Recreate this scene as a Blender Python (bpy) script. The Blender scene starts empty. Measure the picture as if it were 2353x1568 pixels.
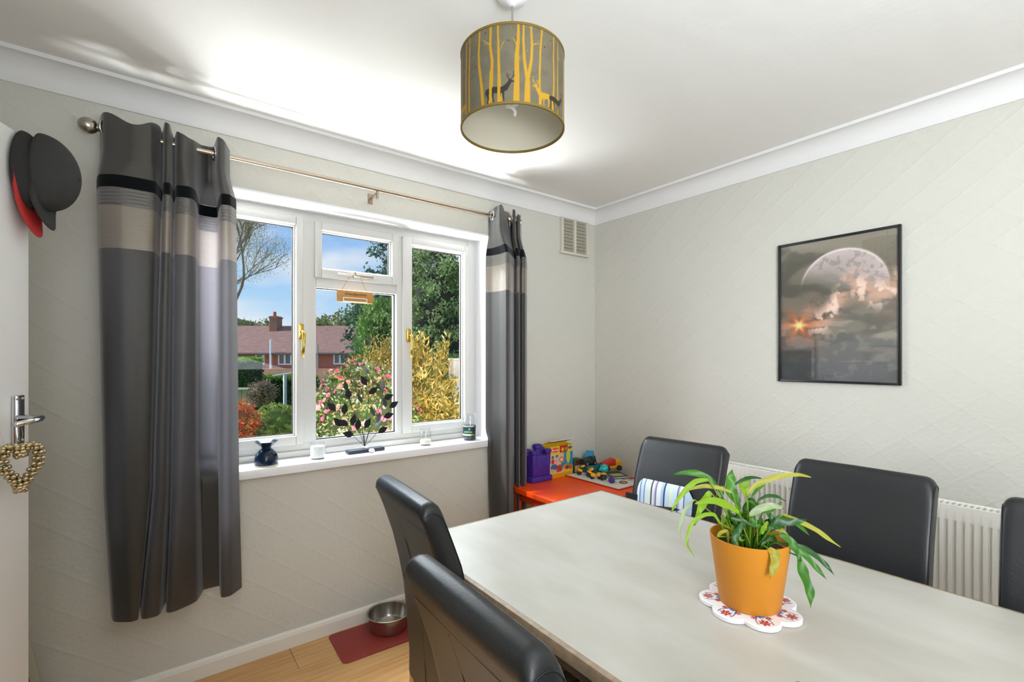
import bpy, bmesh, math, random
import numpy as np
from mathutils import Vector, Matrix

PI = math.pi
def R(d): return math.radians(d)
SC = bpy.context.scene
COL = SC.collection

# ------------------------------------------------------------------ camera
F_PX, Y0, YAW = 1092.0, 824.0, R(52.6)
CAM = Vector((-2.6, -2.4, 1.35))
FW = Vector((math.cos(YAW), math.sin(YAW), 0)); RT = Vector((math.sin(YAW), -math.cos(YAW), 0))
cam_d = bpy.data.cameras.new('camera'); cam = bpy.data.objects.new('camera', cam_d); COL.objects.link(cam)
cam.location = CAM; cam.rotation_euler = (R(90), 0, YAW - R(90))
cam_d.sensor_width = 36; cam_d.lens = F_PX / 2353 * 36; cam_d.shift_y = (Y0 - 784) / 2353
cam_d.clip_start = 0.02; cam_d.clip_end = 300
SC.camera = cam
SC.view_settings.view_transform = 'Standard'; SC.view_settings.look = 'None'
SC.view_settings.gamma = 1; SC.view_settings.exposure = 0.0; SC.view_settings.use_curve_mapping = False

# ------------------------------------------------------------------ world, sun, lights
w = bpy.data.worlds.new('sky'); SC.world = w; w.use_nodes = True
nt = w.node_tree; nt.nodes.clear()
def N(t, typ, **k):
    n = t.nodes.new(typ)
    for a, b in k.items(): setattr(n, a, b)
    return n
tc = N(nt, 'ShaderNodeTexCoord'); sep = N(nt, 'ShaderNodeSeparateXYZ')
nt.links.new(tc.outputs['Generated'], sep.inputs[0])
ramp = N(nt, 'ShaderNodeValToRGB'); cr = ramp.color_ramp
cr.elements[0].position = 0.0; cr.elements[0].color = (.86, .94, 1.0, 1)
cr.elements[1].position = 1.0; cr.elements[1].color = (.09, .24, .62, 1)
e = cr.elements.new(.11); e.color = (.46, .73, 1.0, 1)
e = cr.elements.new(.30); e.color = (.17, .43, .92, 1)
nt.links.new(sep.outputs[2], ramp.inputs[0])
mp = N(nt, 'ShaderNodeMapping'); mp.inputs['Scale'].default_value = (2.2, 2.2, 5.5)
mp.inputs['Location'].default_value = (3.1, 1.7, 0.4)
nt.links.new(tc.outputs['Generated'], mp.inputs[0])
nz = N(nt, 'ShaderNodeTexNoise'); nz.inputs['Scale'].default_value = 1.6; nz.inputs['Detail'].default_value = 7
nt.links.new(mp.outputs[0], nz.inputs[0])
cl = N(nt, 'ShaderNodeValToRGB'); cl.color_ramp.elements[0].position = .44; cl.color_ramp.elements[1].position = .66
cl.color_ramp.elements[0].color = (0, 0, 0, 1); cl.color_ramp.elements[1].color = (.9, .9, .9, 1)
nt.links.new(nz.outputs[0], cl.inputs[0])
mx = N(nt, 'ShaderNodeMix', data_type='RGBA')
nt.links.new(cl.outputs[0], mx.inputs[0]); nt.links.new(ramp.outputs[0], mx.inputs[6]); mx.inputs[7].default_value = (.97, .98, 1.0, 1)
bg = N(nt, 'ShaderNodeBackground'); bg.inputs[1].default_value = 0.95
wo = N(nt, 'ShaderNodeOutputWorld')
nt.links.new(mx.outputs[2], bg.inputs[0]); nt.links.new(bg.outputs[0], wo.inputs[0])

def light(name, typ, loc, target=None, energy=1, color=(1, 1, 1), **k):
    d = bpy.data.lights.new(name, typ); o = bpy.data.objects.new(name, d); COL.objects.link(o)
    o.location = loc; d.energy = energy; d.color = color
    if target is not None:
        o.rotation_euler = (Vector(target) - Vector(loc)).to_track_quat('-Z', 'Y').to_euler()
    for a, b in k.items(): setattr(d, a, b)
    return o
sun_dir = Vector((.60, -.33, -.73))
light('sun', 'SUN', -sun_dir * 20, (0, 0, 0), 3.4, (1, .95, .86), angle=R(.6))
# added lamps outside, out of view above and below the window, brightening the room
light('added_sky_fill', 'AREA', (-1.85, .85, 2.75), (-1.4, -1.9, .75), 190, (.84, .93, 1.0), shape='RECTANGLE', size=3.0, size_y=1.0, spread=R(100))
light('added_ground_fill', 'AREA', (-1.95, .60, .0), (-1.6, -1.15, 2.1), 430, (.95, .98, 1), shape='RECTANGLE', size=2.6, size_y=.7, spread=R(120))
light('added_low_fill', 'SUN', (-30, 20, 10), (-30 + .75, 20 - .65, 10 - .14), 2.5, (.94, .97, 1.0), angle=R(34))  # added second sun, wide and low, to brighten the right wall
# added fill lamps behind the camera, for the right wall and the ceiling
light('added_rear_fill', 'AREA', (-2.75, -3.75, 1.6), (0, -1.25, 1.45), 30, (.86, .92, 1), shape='RECTANGLE', size=.9, size_y=1.5, spread=R(105))
light('added_ceiling_fill', 'AREA', (-2.2, -3.1, 1.3), (-2.15, -2.95, 2.4), 50, (.85, .92, 1), shape='RECTANGLE', size=1.4, size_y=.9)

# ------------------------------------------------------------------ materials
def lin(c):
    if isinstance(c, str):
        c = [int(c[i:i + 2], 16) / 255 for i in (0, 2, 4)]
        return tuple((x / 12.92 if x <= .04045 else ((x + .055) / 1.055) ** 2.4) for x in c)
    return tuple(c)
MATS = {}
def mat(name, col, rough=.5, metal=0, spec=.5, var=0, vscale=8, bump=0, bscale=60, trans=0, coat=0, stretch=(1, 1, 1), attr=None, sheen=0, vcol=None, detail=4, tcol=None):
    if name in MATS: return MATS[name]
    m = bpy.data.materials.new(name); m.use_nodes = True; t = m.node_tree; L = t.links.new
    b = t.nodes['Principled BSDF']; c = lin(col)
    b.inputs['Base Color'].default_value = (*c, 1); b.inputs['Roughness'].default_value = rough
    b.inputs['Metallic'].default_value = metal; b.inputs['Specular IOR Level'].default_value = spec
    b.inputs['Coat Weight'].default_value = coat
    if sheen: b.inputs['Sheen Weight'].default_value = sheen
    tco = N(t, 'ShaderNodeTexCoord'); mpg = N(t, 'ShaderNodeMapping'); mpg.inputs['Scale'].default_value = stretch
    L(tco.outputs['Object'], mpg.inputs[0])
    src = None
    if attr:
        a = N(t, 'ShaderNodeAttribute'); a.attribute_name = attr; L(a.outputs['Color'], b.inputs['Base Color']); src = a.outputs['Color']
    elif var or vcol:
        n = N(t, 'ShaderNodeTexNoise'); n.inputs['Scale'].default_value = vscale; n.inputs['Detail'].default_value = detail
        L(mpg.outputs[0], n.inputs[0])
        r = N(t, 'ShaderNodeValToRGB'); r.color_ramp.elements[0].position = .33; r.color_ramp.elements[1].position = .67
        c2 = lin(vcol) if vcol else tuple(min(1, x * (1 + var)) for x in c)
        c1 = c if vcol else tuple(x * (1 - var) for x in c)
        r.color_ramp.elements[0].color = (*c1, 1); r.color_ramp.elements[1].color = (*c2, 1)
        L(n.outputs[0], r.inputs[0]); L(r.outputs[0], b.inputs['Base Color']); src = r.outputs[0]
    if bump:
        n2 = N(t, 'ShaderNodeTexNoise'); n2.inputs['Scale'].default_value = bscale; n2.inputs['Detail'].default_value = 5
        L(mpg.outputs[0], n2.inputs[0])
        bp = N(t, 'ShaderNodeBump'); bp.inputs['Strength'].default_value = bump; bp.inputs['Distance'].default_value = .01
        L(n2.outputs[0], bp.inputs['Height']); L(bp.outputs[0], b.inputs['Normal'])
    if trans:
        tr = N(t, 'ShaderNodeBsdfTranslucent'); ms = N(t, 'ShaderNodeMixShader'); ms.inputs[0].default_value = trans
        if tcol: tr.inputs[0].default_value = (*lin(tcol), 1)
        elif src: L(src, tr.inputs[0])
        else: tr.inputs[0].default_value = (*c, 1)
        out = t.nodes['Material Output']; L(b.outputs[0], ms.inputs[1]); L(tr.outputs[0], ms.inputs[2]); L(ms.outputs[0], out.inputs[0])
    MATS[name] = m
    return m

def glass_mat(name, tint=(1, 1, 1), refl=.5, rough=0.0):
    if name in MATS: return MATS[name]
    m = bpy.data.materials.new(name); m.use_nodes = True; t = m.node_tree; L = t.links.new
    t.nodes.remove(t.nodes['Principled BSDF'])
    tr = N(t, 'ShaderNodeBsdfTransparent'); tr.inputs[0].default_value = (*tint, 1)
    gl = N(t, 'ShaderNodeBsdfGlossy'); gl.inputs['Roughness'].default_value = rough
    lw = N(t, 'ShaderNodeLayerWeight'); lw.inputs[0].default_value = .5; p4 = N(t, 'ShaderNodeMath', operation='POWER'); p4.inputs[1].default_value = 4; L(lw.outputs['Facing'], p4.inputs[0])
    fr = N(t, 'ShaderNodeMath', operation='MULTIPLY_ADD'); fr.inputs[1].default_value = .7; fr.inputs[2].default_value = .045; L(p4.outputs[0], fr.inputs[0])
    mu = N(t, 'ShaderNodeMath', operation='MULTIPLY'); mu.inputs[1].default_value = refl
    ms = N(t, 'ShaderNodeMixShader'); L(fr.outputs[0], mu.inputs[0]); L(mu.outputs[0], ms.inputs[0])
    L(tr.outputs[0], ms.inputs[1]); L(gl.outputs[0], ms.inputs[2]); L(ms.outputs[0], t.nodes['Material Output'].inputs[0])
    MATS[name] = m
    return m

def wallpaper(name, col, pitch=.115):
    m = bpy.data.materials.new(name); m.use_nodes = True; t = m.node_tree; L = t.links.new
    b = t.nodes['Principled BSDF']; b.inputs['Base Color'].default_value = (*lin(col), 1); b.inputs['Roughness'].default_value = .62
    b.inputs['Specular IOR Level'].default_value = .3
    g = N(t, 'ShaderNodeNewGeometry'); s = N(t, 'ShaderNodeSeparateXYZ'); L(g.outputs['Position'], s.inputs[0])
    def M(op, a, c):
        n = N(t, 'ShaderNodeMath', operation=op)
        for i, v in enumerate((a, c)):
            if v is None: continue
            if isinstance(v, (int, float)): n.inputs[i].default_value = v
            else: L(v, n.inputs[i])
        return n.outputs[0]
    h = M('ADD', s.outputs[0], s.outputs[1])
    hs = M('MULTIPLY', h, .80)
    u = M('DIVIDE', M('ADD', hs, s.outputs[2]), pitch * 1.25); v = M('DIVIDE', M('SUBTRACT', s.outputs[2], hs), pitch * 1.25)
    def ridge(x, k): return M('POWER', M('ABSOLUTE', M('SUBTRACT', M('FRACT', x, None), .5), None), k)
    ru = M('MULTIPLY', ridge(u, 9), 512); rv = M('MULTIPLY', ridge(v, 9), 512)
    nn = N(t, 'ShaderNodeTexNoise'); nn.inputs['Scale'].default_value = 75; nn.inputs['Detail'].default_value = 3; L(g.outputs['Position'], nn.inputs[0])
    # beaded line: the second set is broken up by noise
    rv2 = M('MULTIPLY', rv, nn.outputs[0])
    fu = M('SUBTRACT', M('FRACT', u, None), .5); fv = M('SUBTRACT', M('FRACT', v, None), .5)
    rr = M('SQRT', M('ADD', M('MULTIPLY', fu, fu), M('MULTIPLY', fv, fv)), None)
    ring = M('MULTIPLY', M('SINE', M('MULTIPLY', rr, 30), None), .08)
    ang = M('ARCTAN2', fu, fv); pet = M('MULTIPLY', M('SINE', M('MULTIPLY', ang, 8), None), .10)
    tot = M('ADD', M('ADD', ru, rv2), M('ADD', M('ADD', ring, pet), M('MULTIPLY', nn.outputs[0], .9)))
    bp = N(t, 'ShaderNodeBump'); bp.inputs['Strength'].default_value = .42; bp.inputs['Distance'].default_value = .003
    L(tot, bp.inputs['Height']); L(bp.outputs[0], b.inputs['Normal'])
    MATS[name] = m
    return m

WALL = wallpaper('wallpaper_greige', 'CAC8BE')
CEIL = mat('ceiling_textured', 'EDECE8', .8, spec=.2, bump=.35, bscale=9)
COV = mat('coving_white', 'E2E1DF', .55, spec=.3)
UPVC = mat('white_upvc', 'D0CEC9', .3, spec=.5)
GLOSSW = mat('gloss_white_paint', 'F2F2F4', .28, spec=.5)
SKIRT = mat('skirting_paint', 'E3DDD2', .4)
DOORW = mat('door_paint', 'F3F2F0', .38, var=.01)
BLACKR = mat('black_rubber', '141210', .6)
CHROME = mat('chrome', 'D8D8DA', .12, metal=1)
BRUSH = mat('satin_steel', 'B9B2A6', .28, metal=1)
BRASS = mat('brass', 'C9A64E', .22, metal=1)
LEATHER = mat('charcoal_leather', '222324', .37, spec=.42, var=.08, vscale=5, bump=.06, bscale=150)
STITCH = mat('leather_seam', '17181A', .4)
LEGW = mat('oak_leg', 'B98A55', .45, var=.12, vscale=20, stretch=(1, 1, .1))
PLAST = mat('plaster', 'D9D5CA', .8)
GLASSW = glass_mat('window_glass', (.98, .985, .985), .18)

# ------------------------------------------------------------------ mesh builder
class MB:
    def __init__(s): s.v = []; s.f = []; s.mi = []; s.cm = 0
    def quad(s, *p):
        i = len(s.v); s.v += [tuple(q) for q in p]; s.f.append(tuple(range(i, i + len(p)))); s.mi.append(s.cm)
    def box(s, a, b, M=None):
        x0, x1 = sorted((a[0], b[0])); y0, y1 = sorted((a[1], b[1])); z0, z1 = sorted((a[2], b[2]))
        P = [(x, y, z) for z in (z0, z1) for y in (y0, y1) for x in (x0, x1)]
        if M is not None: P = [tuple(M @ Vector(p)) for p in P]
        i = len(s.v); s.v += P
        for q in ((0, 2, 3, 1), (4, 5, 7, 6), (0, 1, 5, 4), (2, 6, 7, 3), (0, 4, 6, 2), (1, 3, 7, 5)):
            s.f.append(tuple(i + k for k in q)); s.mi.append(s.cm)
        return s
    def tube(s, pts, r, n=8, caps=True, closed=False):
        pts = [Vector(p) for p in pts]; k = len(pts)
        rs = r if isinstance(r, (list, tuple)) else [r] * k
        i0 = len(s.v); up = None
        for j, p in enumerate(pts):
            if closed: d = pts[(j + 1) % k] - pts[j - 1]
            else: d = pts[min(j + 1, k - 1)] - pts[max(j - 1, 0)]
            d.normalize()
            if up is None:
                up = Vector((0, 0, 1)) if abs(d.z) < .9 else Vector((1, 0, 0))
            a = d.cross(up)
            if a.length < 1e-5: a = d.cross(Vector((1, .3, 0)))
            a.normalize(); b = a.cross(d); up = b
            for q in range(n):
                t = 2 * PI * q / n
                s.v.append(tuple(p + a * math.cos(t) * rs[j] + b * math.sin(t) * rs[j]))
        rng = k if closed else k - 1
        for j in range(rng):
            for q in range(n):
                A = i0 + j * n; B = i0 + ((j + 1) % k) * n
                s.f.append((A + q, A + (q + 1) % n, B + (q + 1) % n, B + q)); s.mi.append(s.cm)
        if caps and not closed:
            s.f.append(tuple(i0 + q for q in reversed(range(n)))); s.mi.append(s.cm)
            s.f.append(tuple(i0 + (k - 1) * n + q for q in range(n))); s.mi.append(s.cm)
        return s
    def lathe(s, prof, c=(0, 0, 0), n=32, M=None, closed=False):
        i0 = len(s.v); k = len(prof)
        for (r, z) in prof:
            for q in range(n):
                t = 2 * PI * q / n; p = Vector((r * math.cos(t), r * math.sin(t), z))
                if M is not None: p = M @ p
                s.v.append(tuple(p + Vector(c)))
        for j in range(k if closed else k - 1):
            A = i0 + j * n; B = i0 + ((j + 1) % k) * n
            for q in range(n):
                s.f.append((A + q, A + (q + 1) % n, B + (q + 1) % n, B + q)); s.mi.append(s.cm)
        if not closed:
            if prof[0][0] > 1e-4: s.f.append(tuple(i0 + q for q in reversed(range(n)))); s.mi.append(s.cm)
            if prof[-1][0] > 1e-4: s.f.append(tuple(i0 + (k - 1) * n + q for q in range(n))); s.mi.append(s.cm)
        return s
    def ball(s, c, r, n=12, m=8, M=None):
        rr = r if isinstance(r, (tuple, list)) else (r, r, r)
        S = Matrix.Diagonal((rr[0], rr[1], rr[2], 1)); T = (M @ S) if M is not None else S
        return s.lathe([(max(math.cos(a), 0) if 0 < j < m else 0, math.sin(a)) for j, a in enumerate([-PI / 2 + PI * i / m for i in range(m + 1)])], c, n, T)
    def prism(s, poly, lo, hi, axis='y', M=None):
        # poly in the plane of the two other axes, in order; extruded along axis
        def P(a, b, h):
            p = {'y': (a, h, b), 'x': (h, a, b), 'z': (a, b, h)}[axis]
            return tuple(M @ Vector(p)) if M is not None else p
        n = len(poly); i = len(s.v)
        s.v += [P(a, b, lo) for a, b in poly] + [P(a, b, hi) for a, b in poly]
        s.f.append(tuple(i + k for k in range(n))); s.f.append(tuple(i + n + k for k in reversed(range(n)))); s.mi += [s.cm] * 2
        for k in range(n):
            s.f.append((i + k, i + n + k, i + n + (k + 1) % n, i + (k + 1) % n)); s.mi.append(s.cm)
        return s
    def grid(s, fn, nu, nv, closeu=False):
        i0 = len(s.v)
        for j in range(nv + 1):
            for i in range(nu + (0 if closeu else 1)):
                s.v.append(tuple(fn(i / nu, j / nv)))
        W = nu if closeu else nu + 1
        for j in range(nv):
            for i in range(nu):
                a = i0 + j * W + i; b = i0 + j * W + (i + 1) % W
                s.f.append((a, b, b + W, a + W)); s.mi.append(s.cm)
        return s
    def build(s, name, m, parent=None, smooth=False, bevel=0, seg=2, world=True, cols=None, solid=0, fix=True, weld=False):
        me = bpy.data.meshes.new(name)
        V = s.v
        if parent is not None and world:
            o = total_loc(parent); V = [(x - o.x, y - o.y, z - o.z) for x, y, z in V]
        me.from_pydata(V, [], s.f); me.update()
        ms = m if isinstance(m, (list, tuple)) else [m]
        for q in ms: me.materials.append(q)
        if len(ms) > 1: me.polygons.foreach_set('material_index', s.mi)
        if cols is not None:
            ca = me.color_attributes.new('paint', 'FLOAT_COLOR', 'POINT'); ca.data.foreach_set('color', np.asarray(cols, dtype=np.float32).ravel())
        if fix or bevel or weld:
            bm = bmesh.new(); bm.from_mesh(me)
            if weld: bmesh.ops.remove_doubles(bm, verts=bm.verts, dist=1e-5)
            if fix: bmesh.ops.recalc_face_normals(bm, faces=bm.faces)
            if bevel:
                ed = [e for e in bm.edges if len(e.link_faces) == 2 and e.calc_face_angle(0) > .5]
                bmesh.ops.bevel(bm, geom=ed, offset=bevel, segments=seg, affect='EDGES', profile=.5, clamp_overlap=True)
            bm.to_mesh(me); bm.free()
        if smooth or bevel: me.shade_smooth() if smooth else None
        if smooth == 'auto' or (bevel and not smooth):
            try:
                me.shade_smooth(); me.set_sharp_from_angle(angle=R(40))
            except Exception: pass
        ob = bpy.data.objects.new(name, me); COL.objects.link(ob)
        if parent is not None: ob.parent = parent
        if solid:
            sm = ob.modifiers.new('thickness', 'SOLIDIFY'); sm.thickness = solid; sm.offset = 0
        return ob

def total_loc(o):
    v = Vector((0, 0, 0))
    while o is not None: v += o.location; o = o.parent
    return v
def tag(o, label=None, cat=None, group=None, kind=None):
    if label: o['label'] = label
    if cat: o['category'] = cat
    if group: o['group'] = group
    if kind: o['kind'] = kind
    return o
def thing(name, label, cat, loc=(0, 0, 0), rz=0, group=None, kind=None):
    o = bpy.data.objects.new(name, None); COL.objects.link(o); o.empty_display_size = .1
    o.location = loc; o.rotation_euler = (0, 0, rz)
    return tag(o, label, cat, group, kind)
def struct(o, label=None):
    o['kind'] = 'structure'
    if label: o['label'] = label
    return o
def cp(o, parent=None):
    c = o.copy(); COL.objects.link(c)
    if parent is not None: c.parent = parent
    for ch in list(o.children): cp(ch, c)
    return c
def B(a, b, name, m, parent=None, bevel=0, world=True):
    return MB().box(a, b).build(name, m, parent, bevel=bevel, world=world)
def at(px, py, t):           # a real point at depth t from the viewpoint
    return CAM + FW * t + RT * ((px - 1176.5) / F_PX * t) + Vector((0, 0, -(py - Y0) / F_PX * t))

# ------------------------------------------------------------------ numpy painting helpers
def vnoise(U, V, sc, seed):
    rs = np.random.RandomState(seed); g = rs.rand(64, 64)
    x = U * sc; y = V * sc; xi = np.floor(x).astype(int); yi = np.floor(y).astype(int); fx = x - xi; fy = y - yi
    fx = fx * fx * (3 - 2 * fx); fy = fy * fy * (3 - 2 * fy)
    a = g[yi % 64, xi % 64]; b = g[yi % 64, (xi + 1) % 64]; c = g[(yi + 1) % 64, xi % 64]; d = g[(yi + 1) % 64, (xi + 1) % 64]
    return (a * (1 - fx) + b * fx) * (1 - fy) + (c * (1 - fx) + d * fx) * fy
def fbm(U, V, sc, seed, o=5):
    r = 0; a = .5
    for k in range(o): r = r + a * vnoise(U, V, sc * 2 ** k, seed + k); a *= .5
    return r
def lay(C, mask, col):
    c = np.array(lin(col)); return C * (1 - mask[..., None]) + c * mask[..., None]
def sstep(x, a, b):
    t = np.clip((x - a) / (b - a), 0, 1); return t * t * (3 - 2 * t)
def strokes(X, Y, pts, ws, soft=.15):
    m = np.zeros_like(X)
    for (p, q), (w0, w1) in zip(zip(pts[:-1], pts[1:]), zip(ws[:-1], ws[1:])):
        dx, dy = q[0] - p[0], q[1] - p[1]; L2 = dx * dx + dy * dy + 1e-12
        t = np.clip(((X - p[0]) * dx + (Y - p[1]) * dy) / L2, 0, 1)
        d = np.hypot(X - p[0] - t * dx, Y - p[1] - t * dy); wd = w0 + (w1 - w0) * t
        m = np.maximum(m, np.clip((wd * (1 + soft) - d) / (wd * 2 * soft + 1e-9), 0, 1))
    return m

# ================================================================== ROOM SHELL
XL, YF, ZC = -3.16, -4.05, 2.42
fl = struct(B((XL - .02, YF, -.06), (.02, .02, -.011), 'floor', mat('underlay', '3A2C1E', .9)))
PLK = [mat('oak_laminate_%d' % i, c, .33, spec=.45, vcol=v, vscale=9, stretch=(.35, 7, 1), detail=7) for i, (c, v) in
       enumerate([('BC8A52', 'CDA068'), ('C2925A', 'D4A870'), ('B4824C', 'C89A62')])]
rnd = random.Random(4)
y = 0.0; row = 0
while y > YF:
    x = XL - [.2, .75, .45, 1.0][row % 4]; y1 = max(y - .192, YF)
    while x < 0:
        a, b = max(x, XL), min(x + 1.28, 0)
        if b - a > .02:
            m = MB().box((a + .0006, y1 + .0006, -.011), (b - .0006, y - .0006, 0))
            m.build('plank', PLK[rnd.randrange(3)], fl, bevel=.0012, seg=1)
        x += 1.28
    y = y1; row += 1
struct(B((XL - .1, YF - .1, ZC), (.1, .1, ZC + .08), 'ceiling', CEIL))
# window wall with its opening
OX0, OX1, OZ0, OZ1, WT = -2.57, -.925, .815, 2.105, .30
m = MB()
m.box((XL - .1, 0, 0), (OX0, WT, ZC)); m.box((OX1, 0, 0), (.1, WT, ZC)); m.box((OX0, 0, 0), (OX1, WT, OZ0)); m.box((OX0, 0, OZ1), (OX1, WT, ZC))
struct(m.build('wall_back', WALL))
struct(B((0, YF - .1, 0), (.1, 0, ZC), 'wall_right', WALL))
struct(B((XL - .1, YF - .1, 0), (0, YF, ZC), 'wall_front', WALL))
m = MB(); m.box((XL - .1, -1.12, 0), (XL, 0, ZC)); m.box((XL - .1, YF, 0), (XL, -1.92, ZC)); m.box((XL - .1, -1.92, 2.03), (XL, -1.12, ZC))
struct(m.build('wall_left', WALL))
# hallway beyond the open door
m = MB(); m.box((XL - 1.2, -2.6, 0), (XL - 1.15, -.5, ZC)); m.box((XL - 1.15, -2.6, 0), (XL - .1, -2.55, ZC)); m.box((XL - 1.15, -.55, 0), (XL - .1, -.5, ZC))
m.box((XL - 1.2, -2.6, ZC), (XL - .1, -.5, ZC + .05)); m.box((XL - 1.2, -2.6, -.06), (XL - .1, -.5, 0))
struct(m.build('wall_hall', PLAST))
# coving, quarter-hollow profile
def cove(nm, pts):
    prof = [(0, -.098), (.006, -.098), (.010, -.090)] + [(.010 + .066 * (1 - math.cos(a)), -.090 + .076 * math.sin(a)) for a in [PI / 2 * i / 10 for i in range(1, 11)]] + [(.080, -.014), (.083, -.006), (.083, 0), (0, 0)]
    m = MB()
    (x0, y0), (x1, y1), axis, sgn = pts
    n = len(prof); i0 = 0
    for (x, y) in ((x0, y0), (x1, y1)):
        for (o, z) in prof:
            if axis == 'x': m.v.append((x + (-o if x > -1 else o) * 1.0 * (1 if abs(sgn) == 1 else 0), y - o, ZC + z))
            else: m.v.append((x - o, y, ZC + z))
    for k in range(n): m.f.append((k, (k + 1) % n, n + (k + 1) % n, n + k)); m.mi.append(0)
    m.f.append(tuple(range(n))); m.f.append(tuple(range(2 * n - 1, n - 1, -1))); m.mi += [0, 0]
    return struct(m.build(nm, COV, smooth='auto'))
cove('trim_1', ((XL, 0), (0, 0), 'x', 1)); cove('trim_2', ((0, 0), (0, YF), 'y', 1))
# skirting boards with a rounded top
sk = [(0, 0), (-.016, 0), (-.016, .055), (-.012, .068), (-.004, .076), (0, .076)]
struct(MB().prism(sk, XL, 0, 'x').build('baseboard_back', SKIRT))
struct(MB().prism([(a, b) for a, b in sk], YF, -.016, 'y').build('baseboard_right', SKIRT))

# ================================================================== WINDOW
win = thing('window_1', 'white plastic framed three-light window in a plastered recess', None, (-1.72, .1, .855), kind='structure')
YG = .13
def frame_rect(m, x0, x1, z0, z1, w, y0, y1, wb=None, wt=None, wl=None, wr=None):
    wb = wb or w; wt = wt or w; wl = wl or w; wr = wr or w
    m.box((x0, y0, z0), (x0 + wl, y1, z1)); m.box((x1 - wr, y0, z0), (x1, y1, z1))
    m.box((x0 + wl, y0, z0), (x1 - wr, y1, z0 + wb)); m.box((x0 + wl, y0, z1 - wt), (x1 - wr, y1, z1))
    return m
m = MB()
frame_rect(m, -2.556, -.968, .868, 2.082, .052, .104, .172, wb=.070, wt=.05, wr=.062)
m.box((-1.998, .104, .93), (-1.929, .172, 2.04)); m.box((-1.499, .104, .93), (-1.462, .172, 2.04))
m.box((-1.929, .104, 1.708), (-1.499, .172, 1.764))
m.build('window_frame', UPVC, win, bevel=.004)
m = MB(); m.box((-2.556, .088, .868), (-.968, .104, .896)); m.build('frame_step', UPVC, win, bevel=.003)
GL = [(-2.455, -2.034, .977, 2.0), (-1.402, -1.067, .976, 1.99), (-1.897, -1.537, 1.812, 1.992), (-1.929, -1.501, .938, 1.708)]
SO = [(-2.518, -1.992, .925, 2.045), (-1.468, -1.030, .925, 2.040), (-1.938, -1.494, 1.758, 2.040)]
def sash(o, g, nm='sash'):
    m = MB(); frame_rect(m, o[0], o[1], o[2], o[3], 0, .088, .160, wl=g[0] - o[0] - .008, wr=o[1] - g[1] - .008, wb=g[2] - o[2] - .008, wt=o[3] - g[3] - .008)
    s_ = m.build(nm, UPVC, win, bevel=.004)
    return s_
def bead(g, parent):
    m = MB(); frame_rect(m, g[0] - .009, g[1] + .009, g[2] - .009, g[3] + .009, .009, .112, .130)
    m.build('glazing_bead', UPVC, parent, bevel=.002)
    m = MB(); frame_rect(m, g[0] - .001, g[1] + .001, g[2] - .001, g[3] + .001, .004, .124, .136)
    m.build('gasket', BLACKR, parent)
for i in range(3):
    s_ = sash(SO[i], GL[i]); bead(GL[i], s_)
bead(GL[3], win)
for g in GL: B((g[0], YG, g[2]), (g[1], YG + .004, g[3]), 'pane', GLASSW, win)
# plaster lining of the recess
m = MB(); m.box((OX0 - .001, .0, OZ0 + .04), (OX0 + .006, .165, OZ1)); m.build('reveal_lining', GLOSSW, win)
m = MB(); m.box((OX1 - .006, .0, OZ0 + .04), (OX1 + .001, .165, OZ1)); m.build('reveal_lining', GLOSSW, win)
m = MB(); m.box((OX0, -.001, OZ1 - .008), (OX1, .165, OZ1 + .001)); m.build('soffit_lining', GLOSSW, win)
m = MB(); m.box((-2.60, -.034, .817), (-.895, .0, .856)); m.box((OX0 + .001, -.002, .817), (OX1 - .001, .165, .856))
m.build('window_sill', GLOSSW, win, bevel=.003)
m = MB(); m.box((OX0, .23, .815), (OX1, .38, .845)); m.build('outer_sill', UPVC, win, bevel=.003)
def handle(x, z, parent_name='window_handle'):
    m = MB(); m.box((x - .012, .070, z + .01), (x + .012, .089, z + .085))
    b = m.build(parent_name, BRASS, win, bevel=.005)
    m = MB(); m.tube([(x, .072, z + .045), (x + .002, .045, z + .045), (x + .004, .038, z + .03), (x + .002, .040, z - .03), (x, .044, z - .078)], [.008, .008, .009, .008, .006], 10)
    m.build('handle_lever', BRASS, b, smooth=True)
    m = MB(); m.ball((x + .013, .060, z - .005), .006, 8, 6); m.build('lock_button', BRUSH, b, smooth=True)
handle(-2.006, 1.435); handle(-1.436, 1.432)
# peg stay on the top light
m = MB(); m.tube([(-1.83, .080, 1.787), (-1.66, .080, 1.786)], .004, 8); m.box((-1.75, .065, 1.774), (-1.645, .088, 1.790))
m.ball((-1.742, .070, 1.797), .008, 8, 6)
m.build('casement_stay', BRUSH, win, bevel=.001)

# the frame stands well back in the wall
KW = 2.59 / 2.53
for o in list(win.children) + [q for c in win.children for q in c.children]:
    if o.name.split('.')[0] in ('reveal_lining', 'soffit_lining', 'window_sill', 'outer_sill'): continue
    off = total_loc(o)
    for v_ in o.data.vertices:
        p = v_.co + off
        v_.co = Vector((CAM.x + (p.x - CAM.x) * KW, p.y + .06, CAM.z + (p.z - CAM.z) * KW)) - off

# ================================================================== OUTSIDE
GRASS = mat('lawn', '5E7A38', .9, vcol='8C9A55', vscale=1.2)
m = MB()
def ground_z(t): return -.45 if t < 8 else -.45 - (t - 8) * .105
def gfn(u, v):
    t = 2.0 * (1 - v) + 90 * v ** 2 + v * 2; a = (u - .5) * (12 + t * 2.4)
    p = CAM + FW * t + RT * a; p.y = max(p.y, .3)
    return (p.x, p.y, ground_z(t))
m.grid(gfn, 12, 24)
tag(struct(m.build('lawn_ground', GRASS), 'green garden lawn sloping away beyond the window'), kind='structure')

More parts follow.
